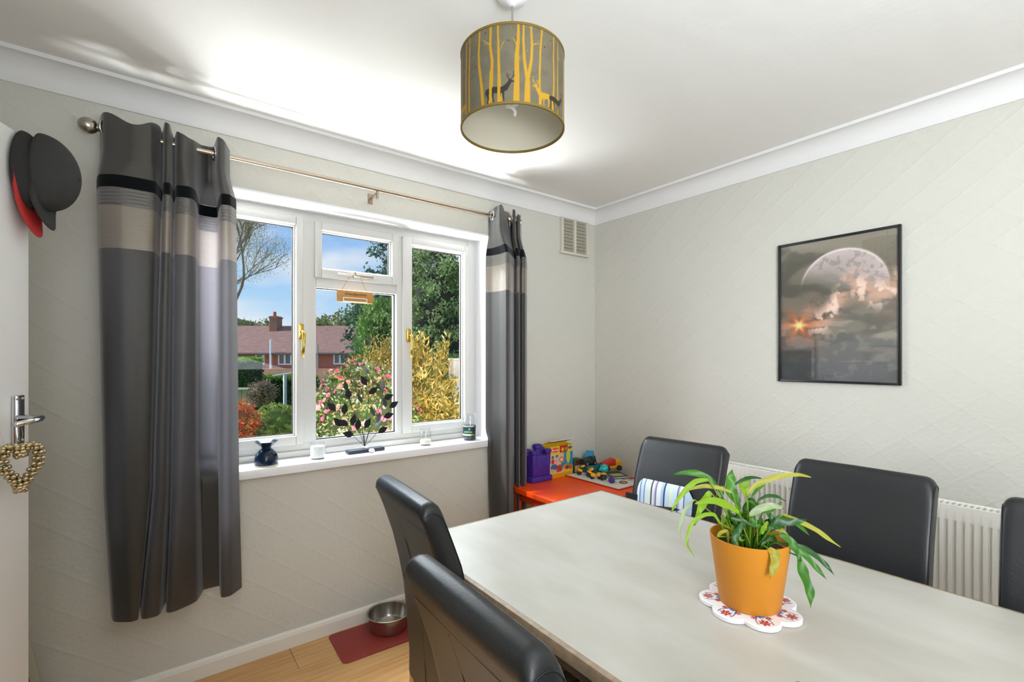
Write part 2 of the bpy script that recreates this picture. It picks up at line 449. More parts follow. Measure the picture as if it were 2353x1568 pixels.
def leafset(m, c, rad, n, size, rnd, nm=3, shell=.75, zlo=-1, cone=False, clump=.16, nclump=80, up=.3, aspect=2.2):
    c = Vector(c)
    cl = []
    for _ in range(nclump):
        th = rnd.uniform(0, 2 * PI); z = rnd.uniform(zlo, 1); k = math.sqrt(max(0, 1 - z * z)) if not cone else (1 - (z + 1) / 2) ** .8 + .06
        s = rnd.uniform(shell, 1.05)
        cl.append((Vector((math.cos(th) * k * rad[0] * s, math.sin(th) * k * rad[1] * s, z * rad[2] * (s if not cone else 1))), rnd.randrange(nm)))
    mr = (rad[0] + rad[1] + rad[2]) / 3
    for _ in range(n):
        cc, mi = cl[rnd.randrange(nclump)]
        p = c + cc + Vector((rnd.gauss(0, 1), rnd.gauss(0, 1), rnd.gauss(0, .8))) * mr * clump
        d = Vector((rnd.gauss(0, 1), rnd.gauss(0, 1), rnd.gauss(0, 1) + up)).normalized()
        d = (d + cc.normalized() * .6).normalized()
        s = d.cross(Vector((rnd.gauss(0, 1), rnd.gauss(0, 1), rnd.gauss(0, 1)))).normalized()
        L = size * rnd.uniform(.6, 1.3); W = L / aspect
        m.cm = mi if rnd.random() < .7 else rnd.randrange(nm)
        m.quad(p - d * L * .5, p + s * W * .5, p + d * L * .5, p - s * W * .5)
    m.cm = 0
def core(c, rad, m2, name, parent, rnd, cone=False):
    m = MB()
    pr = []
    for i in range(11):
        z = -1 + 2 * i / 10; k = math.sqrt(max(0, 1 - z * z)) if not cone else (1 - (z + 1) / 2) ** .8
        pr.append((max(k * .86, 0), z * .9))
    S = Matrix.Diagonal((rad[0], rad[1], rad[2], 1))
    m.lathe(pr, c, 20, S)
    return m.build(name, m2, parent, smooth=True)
def leafm(tag_, cols, tr=.25, rough=.5):
    return [mat('%s_leaf_%d' % (tag_, i), c, rough, trans=tr, spec=.4) for i, c in enumerate(cols)]
def bush(name, label, cat, c, rad, cols, n, size, seed, dark='1C2A14', group=None, base=None, tr=.25, **k):
    rnd = random.Random(seed)
    zb = base if base is not None else c[2] - rad[2]
    root = thing(name, label, cat, (c[0], c[1], zb), group=group)
    m = MB(); leafset(m, c, rad, n, size, rnd, nm=len(cols), **k)
    m.build('foliage', leafm(name + str(seed), cols, tr), root, fix=False)
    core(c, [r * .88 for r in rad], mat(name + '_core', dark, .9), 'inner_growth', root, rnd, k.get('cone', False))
    m = MB()
    m.tube([(c[0], c[1], zb - .3), (c[0], c[1], c[2])], [.03 + rad[0] * .05, .02], 8); m.build('stem', mat('bark', '4A3B2C', .9), root)
    return root

# camellia with pink flowers close to the glass
def camellia():
    c = at(836, 985, 4.0); rad = (.425, .44, .54)
    root = bush('flowering_shrub', 'rounded pink-flowered camellia shrub just outside the middle window pane', 'shrub', c, rad, ['58692E', '748645', '3A5222', '947846', 'B4B29A'], 15000, .034, 11, dark='39431C', clump=.06, nclump=620, shell=.93, base=-.45)
    rnd = random.Random(5)
    fm = [mat('petal_%d' % i, q, .5, trans=.3) for i, q in enumerate(['EE7F95', 'E8617F', 'F4A39C'])]
    me = []
    for k in range(3):
        m = MB()
        for ring, (nn, rr, tl) in enumerate([(6, .024, .25), (5, .015, .8)]):
            for q in range(nn):
                a = 2 * PI * q / nn + ring; d = Vector((math.cos(a), math.sin(a), 0)); s = Vector((-d.y, d.x, 0))
                m.quad((0, 0, 0), d * rr * .6 + s * rr * .55 + Vector((0, 0, rr * tl * .5)), d * rr + Vector((0, 0, rr * tl)), d * rr * .6 - s * rr * .55 + Vector((0, 0, rr * tl * .5)))
        m.ball((0, 0, .005), .006, 6, 4)
        o = m.build('flower', fm[k], root, world=False); me.append(o.data); 
        if k < 3: bpy.data.objects.remove(o)
    view = (CAM - c).normalized()
    k = 0
    while k < 120:
        d = Vector((rnd.gauss(0, 1), rnd.gauss(0, 1), rnd.gauss(0, 1))).normalized()
        if d.dot(view) < -.1 or d.z < -.5: continue
        p = Vector((d.x * rad[0], d.y * rad[1], d.z * rad[2])) * rnd.uniform(1.02, 1.12)
        o = bpy.data.objects.new('flower', me[rnd.randrange(3)]); COL.objects.link(o); o.parent = root
        o.location = c + p - root.location; o.rotation_euler = (d + Vector((rnd.gauss(0, .25), rnd.gauss(0, .25), 0))).to_track_quat('Z', 'Y').to_euler()
        o.scale = [rnd.uniform(.7, 1.15)] * 3
        k += 1
camellia()
# golden bushes
def golden(px, py, t, rad, seed, label):
    c = at(px, py, t); rnd = random.Random(seed)
    root = thing('golden_shrub', label, 'shrub', (c.x, c.y, -.45), group='golden shrubs outside the window')
    m = MB(); leafset(m, c, rad, 12000, .062, rnd, nm=4, clump=.12, nclump=240, shell=.6, aspect=4.2, up=.5)
    # upright plumes
    for _ in range(26):
        a = rnd.uniform(0, 2 * PI); k = rnd.uniform(0, .8)
        b = c + Vector((math.cos(a) * rad[0] * k, math.sin(a) * rad[1] * k, rad[2] * .6)); h = rnd.uniform(.15, .42)
        for j in range(34):
            q = b + Vector((rnd.gauss(0, .018), rnd.gauss(0, .018), h * j / 34 + rad[2] * .1))
            d = Vector((rnd.gauss(0, .7), rnd.gauss(0, .7), 1)).normalized(); s = d.cross(Vector((rnd.gauss(0, 1), rnd.gauss(0, 1), .1))).normalized()
            L = rnd.uniform(.04, .08); m.cm = rnd.randrange(4); m.quad(q, q + d * L * .5 + s * L * .14, q + d * L, q + d * L * .5 - s * L * .14)
    m.build('foliage', leafm('golden', ['C09A40', '9A8734', 'D6BC72', '77752C'], .3), root, fix=False)
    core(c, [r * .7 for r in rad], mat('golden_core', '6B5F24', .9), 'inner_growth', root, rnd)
    MB().tube([(c.x, c.y, -.5), (c.x, c.y, c.z)], [.05, .02], 8).build('stem', mat('bark', '4A3B2C', .9), root)
golden(958, 950, 4.7, (.43, .40, .57), 21, 'golden leaved shrub filling the lower right window pane')
golden(885, 950, 5.6, (.42, .42, .72), 22, 'golden leaved shrub with plumes rising behind the pink camellia')
# weathered post
p = at(1044, 0, 5.0); zt = at(1044, 828, 5.0).z
root = thing('garden_post', 'weathered pale grey wooden post standing beside the golden shrub', 'post', (p.x, p.y, -.45))
m = MB(); m.box((p.x - .045, p.y - .045, -.5), (p.x + .045, p.y + .045, zt)); m.build('post', mat('weathered_wood', 'A59684', .9, vcol='D8CEC4', vscale=14, stretch=(1, 1, .18)), root, bevel=.006)
m = MB(); m.box((p.x - .052, p.y - .052, zt), (p.x + .052, p.y + .052, zt + .02)); m.build('post_cap', mat('post_cap_wood', 'CFC6BC', .8), root, bevel=.006)
# tall cypress behind the right pane, dark conifer and bushy tree behind the middle pane
bush('cypress_tree', 'tall dense cypress tree seen through the right window pane', 'tree', at(1003, 845, 10.0) + Vector((0, 0, 0)), (.86, .86, 2.75), ['6C8A4E', '98B274', '466040', 'B0BE8C'], 36000, .085, 31, tr=.4, dark='1A2418', clump=.055, nclump=420, cone=False, shell=.85, up=-.2, base=-.6)
bush('conifer_tree', 'dark blue-green spreading conifer behind the middle window pane', 'tree', at(940, 790, 15.0), (1.75, 1.6, 3.3), ['36584A', '567A64', '26423A', '6C8C70'], 28000, .13, 32, dark='142019', clump=.06, nclump=260, shell=.75, up=-.4, base=-1.2)
bush('bushy_tree', 'mid-green bushy tree in front of the dark conifer', 'tree', at(900, 795, 11.0), (.78, .8, 1.15), ['7AA04E', '95B568', '567C3A', '688C4C'], 14000, .10, 33, dark='25381A', clump=.09, nclump=200, shell=.75, base=-.8)
# budding tree at the left
def bare_tree():
    base = at(500, 0, 17.0); base.z = ground_z(17)
    root = thing('budding_tree', 'tall budding tree with bare spreading branches behind the left pane', 'tree', base)
    rnd = random.Random(9); mb = MB(); ml = MB(); tips = []
    def grow(p, d, L, r, depth):
        pts = [p]; q = p.copy(); dd = d.copy()
        for k in range(4):
            dd = (dd + Vector((rnd.gauss(0, .13), rnd.gauss(0, .13), rnd.gauss(.03, .08)))).normalized(); q = q + dd * L / 4; pts.append(q.copy())
        mb.tube(pts, [r * (1 - .11 * i) for i in range(5)], 5 if depth > 1 else 8, caps=False)
        if depth >= 6:
            tips.append(q); return
        n = 3 if depth < 5 else 2
        for i in range(n):
            a = rnd.uniform(0, 2 * PI); sp = rnd.uniform(.35, .75)
            o = Vector((math.cos(a), math.sin(a), rnd.uniform(-.1, .5)))
            grow(pts[-1] if i == 0 else pts[rnd.choice([3, 4])], (dd + o * sp).normalized(), L * rnd.uniform(.66, .84), r * .62, depth + 1)
            if depth >= 3: tips.append(pts[2])
    grow(base.copy(), Vector((.03, 0, 1)), 3.3, .13, 0)
    mb.build('branches', mat('pale_bark', '7D7264', .9, var=.15, vscale=6), root, smooth=True, fix=False)
    for q in tips:
        for _ in range(22):
            p = q + Vector((rnd.gauss(0, .22), rnd.gauss(0, .22), rnd.gauss(0, .18)))
            d = Vector((rnd.gauss(0, 1), rnd.gauss(0, 1), rnd.gauss(0, 1))).normalized(); s = d.cross(Vector((0, .3, 1))).normalized()
            L = rnd.uniform(.035, .07); ml.cm = rnd.randrange(3); ml.quad(p - d * L / 2, p + s * L * .3, p + d * L / 2, p - s * L * .3)
    ml.build('foliage', leafm('bud', ['B4B08A', '9A9C70', 'CCC6A8'], .3), root, fix=False)
bare_tree()

# hedges, small shrubs, fence, washing-line post
def boxhedge(name, label, px0, px1, py0, py1, t, depth, cols, seed, n=5000, size=.09, top=None, cat='hedge', dark='1A2914'):
    a = at(px0, 0, t); b = at(px1, 0, t); zt = at(0, py0, t).z; zb = ground_z(t) - .1
    root = thing(name, label, cat, ((a.x + b.x) / 2, (a.y + b.y) / 2, zb))
    M = Matrix.Translation(a) @ Matrix.Rotation(YAW - R(90), 4, 'Z'); W = (b - a).length
    m = MB(); rnd = random.Random(seed)
    for _ in range(n):
        f = rnd.random()
        if f < .55: p = Vector((rnd.random() * W, rnd.gauss(0, .03), rnd.uniform(zb, zt)))
        elif f < .85: p = Vector((rnd.random() * W, rnd.random() * depth, zt + rnd.gauss(0, .03)))
        else: p = Vector((rnd.choice([0, W]) + rnd.gauss(0, .03), rnd.random() * depth, rnd.uniform(zb, zt)))
        d = Vector((rnd.gauss(0, 1), rnd.gauss(0, 1), rnd.gauss(0, 1))).normalized(); s = d.cross(Vector((rnd.gauss(0, 1), .4, rnd.gauss(0, 1)))).normalized()
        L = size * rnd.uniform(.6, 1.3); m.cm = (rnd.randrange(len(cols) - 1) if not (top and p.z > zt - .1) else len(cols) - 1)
        z0 = Vector((0, 0, 0)); q = [M @ (p + k) for k in (-d * L / 2, s * L * .3, d * L / 2, -s * L * .3)]
        q = [Vector((v.x, v.y, v.z - a.z)) for v in q]; m.quad(*q)
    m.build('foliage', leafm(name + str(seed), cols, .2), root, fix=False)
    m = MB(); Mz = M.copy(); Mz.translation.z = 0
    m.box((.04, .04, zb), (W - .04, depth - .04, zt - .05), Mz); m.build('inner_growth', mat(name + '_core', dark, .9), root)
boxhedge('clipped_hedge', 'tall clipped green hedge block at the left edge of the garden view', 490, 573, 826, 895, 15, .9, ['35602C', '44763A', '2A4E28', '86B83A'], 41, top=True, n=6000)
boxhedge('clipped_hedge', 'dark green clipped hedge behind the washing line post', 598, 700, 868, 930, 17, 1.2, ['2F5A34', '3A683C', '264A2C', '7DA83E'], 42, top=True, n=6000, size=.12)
boxhedge('clipped_hedge', 'low dark hedge beside the camellia at the middle pane edge', 708, 765, 884, 925, 16, .8, ['2E5030', '3B6038', '2A4528', '4A7040'], 43, n=3500)
bush('brown_bush', 'small brown twiggy bush between the fence and the dark hedge', 'shrub', at(600, 905, 11), (.28, .28, .26), ['8E7C66', '6E6A50', 'A08F7A'], 2600, .06, 44, dark='4A4030', nclump=90, base=-.8)
bush('topiary_bush', 'rounded light green clipped bush in the left window pane', 'shrub', at(634, 965, 8.2), (.34, .32, .27), ['A2B45A', '86A04A', 'BECA7C', '6E8C3E'], 7000, .035, 45, dark='4A6228', clump=.05, nclump=200, shell=.9, base=-.45)
bush('red_acer', 'orange-red leaved small shrub at the left edge of the window', 'shrub', at(548, 975, 6.2), (.20, .2, .27), ['D9553C', 'C24630', 'E88A5A', '9C7A3C'], 3600, .045, 46, dark='6A3A22', nclump=90, base=-.5)
bush('low_bush', 'small olive green bush between the red shrub and round bush', 'shrub', at(590, 985, 7.4), (.16, .16, .14), ['8A8A4C', '6F7A40', '5C6A36'], 1500, .04, 47, dark='3A4224', nclump=50, base=-.5)
# fence panel
a = at(500, 0, 12.5); b = at(582, 0, 12.5); zt = at(0, 893, 12.5).z
root = thing('garden_fence', 'grey-green timber fence panel below the clipped hedge', 'fence', ((a.x + b.x) / 2, (a.y + b.y) / 2, ground_z(12.5)))
M = Matrix.Translation((a.x, a.y, 0)) @ Matrix.Rotation(YAW - R(90), 4, 'Z'); W = (b - a).length
FW_ = mat('fence_timber', '8B8A6C', .9, var=.15, vscale=5)
for i in range(6):
    m = MB(); m.box((W * i / 6 + .006, 0, ground_z(12.5)), (W * (i + 1) / 6 - .006, .02, zt - .03), M); m.build('fence_board', FW_, root)
m = MB(); m.box((-.01, -.02, zt - .03), (W + .01, .05, zt + .02), M); m.build('capping_rail', mat('fence_rail', 'C9CBA8', .8), root)
p = at(655, 0, 13.5); zt = at(0, 862, 13.5).z
root = thing('washing_line_post', 'slim pale metal washing line post in front of the dark hedge', 'post', (p.x, p.y, ground_z(13.5)))
MB().tube([(p.x, p.y, ground_z(13.5) - .2), (p.x, p.y, zt)], .05, 8).build('pole', mat('galvanised', 'A9B9C2', .4, metal=.4), root)
q = RT * .35
MB().tube([(p.x - q.x, p.y - q.y, zt - .03), (p.x + q.x, p.y + q.y, zt + .08)], .025, 8).build('line_arm', mat('galvanised', 'A9B9C2', .4), root)

# terraced brick house
T = 32.0
hp = at(680, 0, T); K = T / F_PX
house = thing('brick_house', 'long red brick house with brown tiled roof beyond the gardens', 'house', (hp.x, hp.y, 0), YAW - R(90))
def hx(px): return (px - 680) * K
def hz(py): return 1.35 - (py - Y0) * K
BRK = bpy.data.materials.new('house_brick'); BRK.use_nodes = True
t = BRK.node_tree; bt = N(t, 'ShaderNodeTexBrick'); bt.inputs['Scale'].default_value = 4.2
bt.inputs['Color1'].default_value = (*lin('A85F50'), 1); bt.inputs['Color2'].default_value = (*lin('B87060'), 1); bt.inputs['Mortar'].default_value = (*lin('B89888'), 1)
mpx = N(t, 'ShaderNodeMapping'); mpx.inputs['Rotation'].default_value = (R(90), 0, 0); tcx = N(t, 'ShaderNodeTexCoord')
t.links.new(tcx.outputs['Object'], mpx.inputs[0]); t.links.new(mpx.outputs[0], bt.inputs[0]); t.links.new(bt.outputs[0], t.nodes['Principled BSDF'].inputs['Base Color'])
t.nodes['Principled BSDF'].inputs['Roughness'].default_value = .9
XA, XB, ZE, ZG = hx(60), hx(832), hz(811), -3.4
m = MB(); m.box((XA, 0, ZG), (XB - .3, 8, ZE)); m.build('wall', BRK, house, world=False)
m = MB(); m.box((hx(572), -.9, ZG), (XB - 1.2, 0, hz(847))); m.build('lower_wall', mat('pale_brick', 'CF9A84', .9, var=.08, vscale=3), house, world=False)
zr = 1.35 + 75 / F_PX * (T + 4); xr = hx(768) * 36 / 32
m = MB()
rp = [(XA - .3, -.35, ZE), (XB + .1, -.35, ZE), (XB + .1, 8.35, ZE), (XA - .3, 8.35, ZE), (XA - .3, 4, zr), (xr, 4, zr)]
lo = [(x, y_, ZE - .12) for x, y_, _ in rp[:4]]
m.v = rp + lo; m.f = [(0, 1, 5, 4), (1, 2, 5), (2, 3, 4, 5), (3, 0, 4), (6, 7, 1, 0), (7, 8, 2, 1), (8, 9, 3, 2), (9, 6, 0, 3), (9, 8, 7, 6)]; m.mi = [0] * 9
m.build('roof', mat('roof_tiles', '82625A', .85, vcol='98786E', vscale=3, stretch=(1, 1, 5)), house, world=False)
cx = hx(585) * 35 / 32
m = MB(); m.box((cx - .28, 3.0, zr - .5), (cx + .28, 3.8, zr + .65)); m.box((cx - .33, 2.95, zr + .5), (cx + .33, 3.85, zr + .6)); m.build('chimney', mat('chimney_brick', '8A6658', .9), house, world=False)
m = MB(); m.lathe([(.13, 0), (.1, .35)], (cx - .08, 3.4, zr + .65), 12); m.build('chimney_pot', mat('terracotta', 'B0624A', .8), house, world=False)
HG = mat('house_glass', '4A5560', .1, spec=.8)
def hwin(p0, p1, q0, q1, mull):
    x0, x1, z1, z0 = hx(p0), hx(p1), hz(q0), hz(q1)
    m = MB(); w_ = .06
    frame_rect(m, x0, x1, z0, z1, .09, -.08, .06)
    for mu in mull:
        xx = x0 + (x1 - x0) * mu[0]; m.box((xx - w_, -.09, z0), (xx + w_, .06, z1))
        if len(mu) > 1: m.box((xx if mu[1] == 'r' else x0, -.085, (z0 + z1) / 2 + .05), (x1 if mu[1] == 'r' else xx, .06, (z0 + z1) / 2 + .15))
    f_ = m.build('window', mat('house_upvc', 'E8ECF2', .5), house, world=False)
    m = MB(); m.box((x0 + .05, -.03, z0 + .05), (x1 - .05, -.01, z1 - .05)); m.build('pane', HG, f_, world=False)
hwin(588, 607, 813, 838, [(.5,)] and [(.999, 'l')]); hwin(640, 700, 813, 839, [(.26,), (.5, 'r')]); hwin(767, 811, 812, 838, [(.34,)])
hwin(470, 520, 813, 839, [(.5,)])
for px_, c_, y0_, y1_, r_ in ((630, 'E6EAF4', 781, 872, .075), (736, '9AA0AA', 792, 872, .06)):
    m = MB(); m.tube([(hx(px_), -.45, hz(y1_)), (hx(px_), -.45, hz(y0_))], r_, 8); m.build('soil_pipe', mat('pipe_' + c_, c_, .5), house, world=False)
m = MB(); m.tube([(XA, -.45, ZE - .08), (XB + .1, -.45, ZE - .08)], .06, 8); m.build('gutter', mat('gutter', '5A5054', .5), house, world=False)
for i, (px_, py_, t_, r_) in enumerate([(545, 765, 45, (3.2, 2, 1.7)), (735, 765, 50, (1.6, 2, 1.6)), (800, 775, 48, (2.2, 2, 2.6))]):
    bush('distant_tree', ['olive green treetop rising over the left of the house roof', 'small treetop over the house roof at the middle mullion', 'treetop over the roof hip beside the conifer'][i], 'tree', at(px_, py_, t_), r_, ['8B9458', 'A3A672', '6E7A46'], 2500, .35, 60 + i, dark='4A5530', nclump=60, group='treetops beyond the house', base=-4)

# ================================================================== CURTAINS
def fabric(nm, c, tr, rough=.40, spec=.5, bump=.12, tc='C9C2CC'):
    return mat(nm, c, rough, spec=spec, metal=.45, trans=tr, tcol=tc, var=.06, vscale=30, stretch=(1, 1, 4), bump=bump, bscale=220, sheen=.25)
FB = {'lower_panel': fabric('graphite_satin', '3D3B36', .14), 'header_panel': fabric('graphite_satin_top', '42403A', .05),
      'velvet_band': mat('black_velvet', '0B0E10', .9, spec=.1, sheen=.1), 'ribbed_band': fabric('ribbed_grey', '625F58', .12), 'pale_band': fabric('champagne_satin', '80776A', .14, tc='F0E0DC')}
ZB = [(2.245, 2.015, 'header_panel'), (2.015, 1.97, 'velvet_band'), (1.97, 1.905, 'ribbed_band'), (1.905, 1.75, 'pale_band'), (1.75, .385, 'lower_panel')]
def catmull(P, n):
    out = []
    for i in range(len(P) - 1):
        p0 = P[max(i - 1, 0)]; p1 = P[i]; p2 = P[i + 1]; p3 = P[min(i + 2, len(P) - 1)]
        for k in range(n):
            t = k / n
            out.append(tuple(.5 * ((2 * b) + (-a + c) * t + (2 * a - 5 * b + 4 * c - d) * t * t + (-a + 3 * b - 3 * c + d) * t ** 3) * 1.0 if False else
                             (b + .35 * ((c - a) * t * (1 - t) ** 2 - (d - b) * t * t * (1 - t)) + (c - b) * t * t * (3 - 2 * t)) for a, b, c, d in zip(p0, p1, p2, p3)))
    out.append(P[-1]); return out
def curtain(label, loc, levels, ring_cols, topwave):
    root = thing('curtain', label, 'curtain', loc, group='eyelet curtains on the pole')
    L = [(z, catmull(P, 6)) for z, P in levels]
    def pos(i, z):
        for (z0, A), (z1, Bq) in zip(L[:-1], L[1:]):
            if z <= z0 and z >= z1 - 1e-6:
                k = (z0 - z) / (z0 - z1); k = k * k * (3 - 2 * k) if z0 - z1 < .3 else k
                return A[i][0] * (1 - k) + Bq[i][0] * k, A[i][1] * (1 - k) + Bq[i][1] * k
        A = L[0][1] if z > L[0][0] else L[-1][1]
        return A[i][:2]
    n = len(L[0][1])
    for za, zb, nm in ZB:
        m = MB(); rows = max(2, int((za - zb) / .03)); rows = 24 if nm == 'ribbed_band' else rows
        def fn(u, v):
            i = round(u * (n - 1)); z = za + (zb - za) * v
            x, y_ = pos(i, z)
            if za > 2.1: z -= topwave(x) * (1 - v)
            if nm == 'ribbed_band': y_ -= .0025 * max(0, math.sin(v * 5 * 2 * PI)) + .001
            if nm == 'velvet_band': y_ -= .0015
            return (x, y_, z)
        m.grid(fn, n - 1, rows); m.build(nm, FB[nm], root, smooth=True, fix=False)
    for (x, y_, rot) in ring_cols:
        M = Matrix.Rotation(rot, 4, 'Z') @ Matrix.Rotation(R(90), 4, 'X')
        m = MB(); m.lathe([(.020, -.003), (.027, -.004), (.031, 0), (.027, .004), (.020, .003)], (x, y_, 2.194), 24, M, closed=True)
        m.build('eyelet', CHROME, root, smooth=True)
    return root
Tl = [(-2.745, -.06), (-2.728, -.13), (-2.653, -.17), (-2.596, -.17), (-2.565, -.12), (-2.557, -.06), (-2.552, -.17), (-2.536, -.175), (-2.52, -.08), (-2.514, -.165), (-2.489, -.18), (-2.458, -.14), (-2.428, -.06), (-2.406, -.03), (-2.39, -.03), (-2.382, -.06), (-2.38, -.16), (-2.358, -.17), (-2.332, -.12)]
Ml = [(-2.754, -.06), (-2.742, -.13), (-2.689, -.17), (-2.589, -.17), (-2.568, -.12), (-2.558, -.06), (-2.555, -.17), (-2.534, -.175), (-2.52, -.08), (-2.514, -.165), (-2.475, -.18), (-2.452, -.14), (-2.438, -.04), (-2.425, .05), (-2.362, .055), (-2.366, -.04), (-2.367, -.16), (-2.338, -.17), (-2.309, -.12)]
Nl = [(x, min(y_, -.042)) for x, y_ in [(-2.735, -.06), (-2.722, -.13), (-2.67, -.17), (-2.60, -.17), (-2.592, -.12), (-2.586, -.06), (-2.58, -.17), (-2.548, -.175), (-2.53, -.08), (-2.528, -.165), (-2.495, -.18), (-2.451, -.14), (-2.43, -.04), (-2.42, .05), (-2.362, .05), (-2.366, -.04), (-2.367, -.16), (-2.337, -.17), (-2.299, -.12)]]
Mx = [Ml[i] if 11 <= i <= 15 else Nl[i] for i in range(len(Nl))]
Bl = [(-2.713, -.06), (-2.701, -.13), (-2.653, -.17), (-2.632, -.165), (-2.63, -.12), (-2.626, -.06), (-2.62, -.17), (-2.57, -.175), (-2.546, -.08), (-2.547, -.165), (-2.523, -.18), (-2.451, -.14), (-2.422, -.06), (-2.418, -.045), (-2.363, -.045), (-2.363, -.06), (-2.367, -.16), (-2.335, -.17), (-2.288, -.12)]
Tl2 = [(a[0], min(a[1], -.02)) for a in Ml]
curtain('grey satin eyelet curtain with black velvet band hanging left of window', (-2.53, -.11, .385), [(2.25, Tl), (2.12, Tl), (2.0, Ml), (.915, Mx), (.86, Nl), (.38, Bl)],
        [(-2.728, -.105, R(60)), (-2.462, -.10, R(75)), (-2.385, -.10, R(95))], lambda x: .018 * (1 + math.sin(x * 38 + 1.5)) )
Tr = [(-.955, -.015), (-.957, -.05), (-.975, -.12), (-.993, -.18), (-.976, -.175), (-.805, -.05), (-.86, -.13), (-.847, -.14), (-.767, -.05), (-.823, -.13), (-.803, -.13), (-.729, -.05)]
Mr = [(-.978, -.015), (-.957, -.05), (-.943, -.12), (-.946, -.18), (-.919, -.175), (-.778, -.05), (-.83, -.13), (-.817, -.14), (-.736, -.05), (-.789, -.13), (-.762, -.13), (-.683, -.05)]
Br = [(-.955, -.02), (-.963, -.05), (-.943, -.12), (-.936, -.18), (-.916, -.175), (-.778, -.05), (-.83, -.13), (-.817, -.14), (-.736, -.05), (-.789, -.13), (-.762, -.13), (-.683, -.05)]
Sr = [(min(a, -.0) , min(b_, -.04)) for a, b_ in Mr]
curtain('grey satin eyelet curtain with black velvet band hanging right of window', (-.83, -.10, .385), [(2.25, Tr), (2.12, Tr), (1.95, Mr), (.92, Mr), (.86, Sr), (.38, Br)],
        [(-.99, -.10, R(80)), (-.90, -.10, R(50)), (-.80, -.10, R(120))], lambda x: .012 * (1 + math.sin(x * 60)))
pole = thing('curtain_pole', 'slim satin steel curtain pole with ball finials above the window', 'curtain pole', (-1.83, -.1, 2.194))
MB().tube([(-2.76, -.1, 2.194), (-.84, -.1, 2.194)], .0095, 16).build('pole', mat('pole_steel', 'B8A894', .25, metal=1), pole, smooth='auto')
for s_, x in ((1, -2.775), (-1, -.83)):
    m = MB(); m.ball((x, -.1, 2.194), .029, 20, 14); m.tube([(x, -.1, 2.194), (x + s_ * .045, -.1, 2.194)], [.016, .012], 14); m.build('finial', BRUSH, pole, smooth=True)
for x in (-2.70, -1.69, -.86):
    m = MB(); m.tube([(x, -.004, 2.175), (x, -.1, 2.178)], .006, 8); m.tube([(x, -.1, 2.184), (x, -.1, 2.150)], .006, 8); m.box((x - .012, -.006, 2.15), (x + .012, 0, 2.20))
    m.build('bracket', mat('bracket_metal', 'A08F7C', .35, metal=1), pole)

# ================================================================== WALL VENT, PICTURE, RADIATOR
v = thing('wall_vent', 'white double louvred air vent high beside the room corner', 'vent', (-.22, 0, 2.07))
VM = mat('vent_paint', 'CFC8B6', .6); VS = mat('vent_slat_paint', 'BDB7A6', .7)
m = MB()
for x0, x1 in ((-.348, -.334), (-.232, -.212), (-.108, -.091)): m.box((x0, -.024, 2.085), (x1, 0, 2.325))
m.box((-.362, -.028, 2.073), (-.088, 0, 2.089)); m.build('vent_frame', VM, v, bevel=.002)
B((-.345, -.004, 2.085), (-.095, -.001, 2.325), 'vent_back', mat('vent_dark', '6E6A60', .9), v)
for c0, c1 in ((-.334, -.232), (-.212, -.108)):
    for i in range(10):
        z = 2.095 + i * .0235; M = Matrix.Translation((0, -.012, z + .008)) @ Matrix.Rotation(R(-35), 4, 'X')
        MB().box((c0, -.009, -.0015), (c1, .011, .0015), M).build('vent_slat', VS, v)

# framed moon poster
pic = thing('framed_poster', 'black framed poster of a huge moon over stormy sunset clouds', 'picture', (0, -1.535, 1.58))
PY0, PY1, PZ0, PZ1 = -1.285, -1.790, 1.232, 1.932
m = MB(); fwid = .011
m.box((-.020, PY1, PZ0), (0, PY1 + fwid, PZ1)); m.box((-.020, PY0 - fwid, PZ0), (0, PY0, PZ1)); m.box((-.020, PY1 + fwid, PZ0), (0, PY0 - fwid, PZ0 + fwid)); m.box((-.020, PY1 + fwid, PZ1 - fwid), (0, PY0 - fwid, PZ1))
m.build('frame', mat('black_frame', '17181A', .3), pic, bevel=.0015)
nu, nv = 170, 232
U, V = np.meshgrid(np.linspace(0, 1, nu + 1), np.linspace(0, 1, nv + 1))
X_, Y_ = U * .505, V * .70
C = np.zeros(U.shape + (3,)) + np.array(lin('6B675A'))
C = lay(C, sstep(V, .35, 0), '56565A'); C = lay(C, sstep(V, .7, 1) * .7, '8A8272')
n1 = fbm(U * .9, V * 2.6, 4, 3); n2 = fbm(U * .8, V * 3.2, 7, 13); n3 = fbm(U, V * 1.4, 14, 23)
C = lay(C, sstep(n1, .45, .62) * .6, '3C3D34')
d = np.hypot(X_ - .285, Y_ - .452); rad = .186
disc = np.clip((rad - d) * 250, 0, 1)
fade = sstep(Y_ + .35 * (X_ - .285), .42, .56)
cr_ = fbm(U * 1.2, V * 1.6, 22, 33)
C = lay(C, disc * fade * (.72 + .25 * sstep(d, .08, rad)), 'B9ABA8'); C = lay(C, disc * fade * sstep(cr_, .48, .6) * .45, '6E6864')
rim = np.exp(-((d - rad * .985) / .005) ** 2) * sstep(Y_, .46, .60) * .8
C = lay(C, rim, 'E3D6D2')
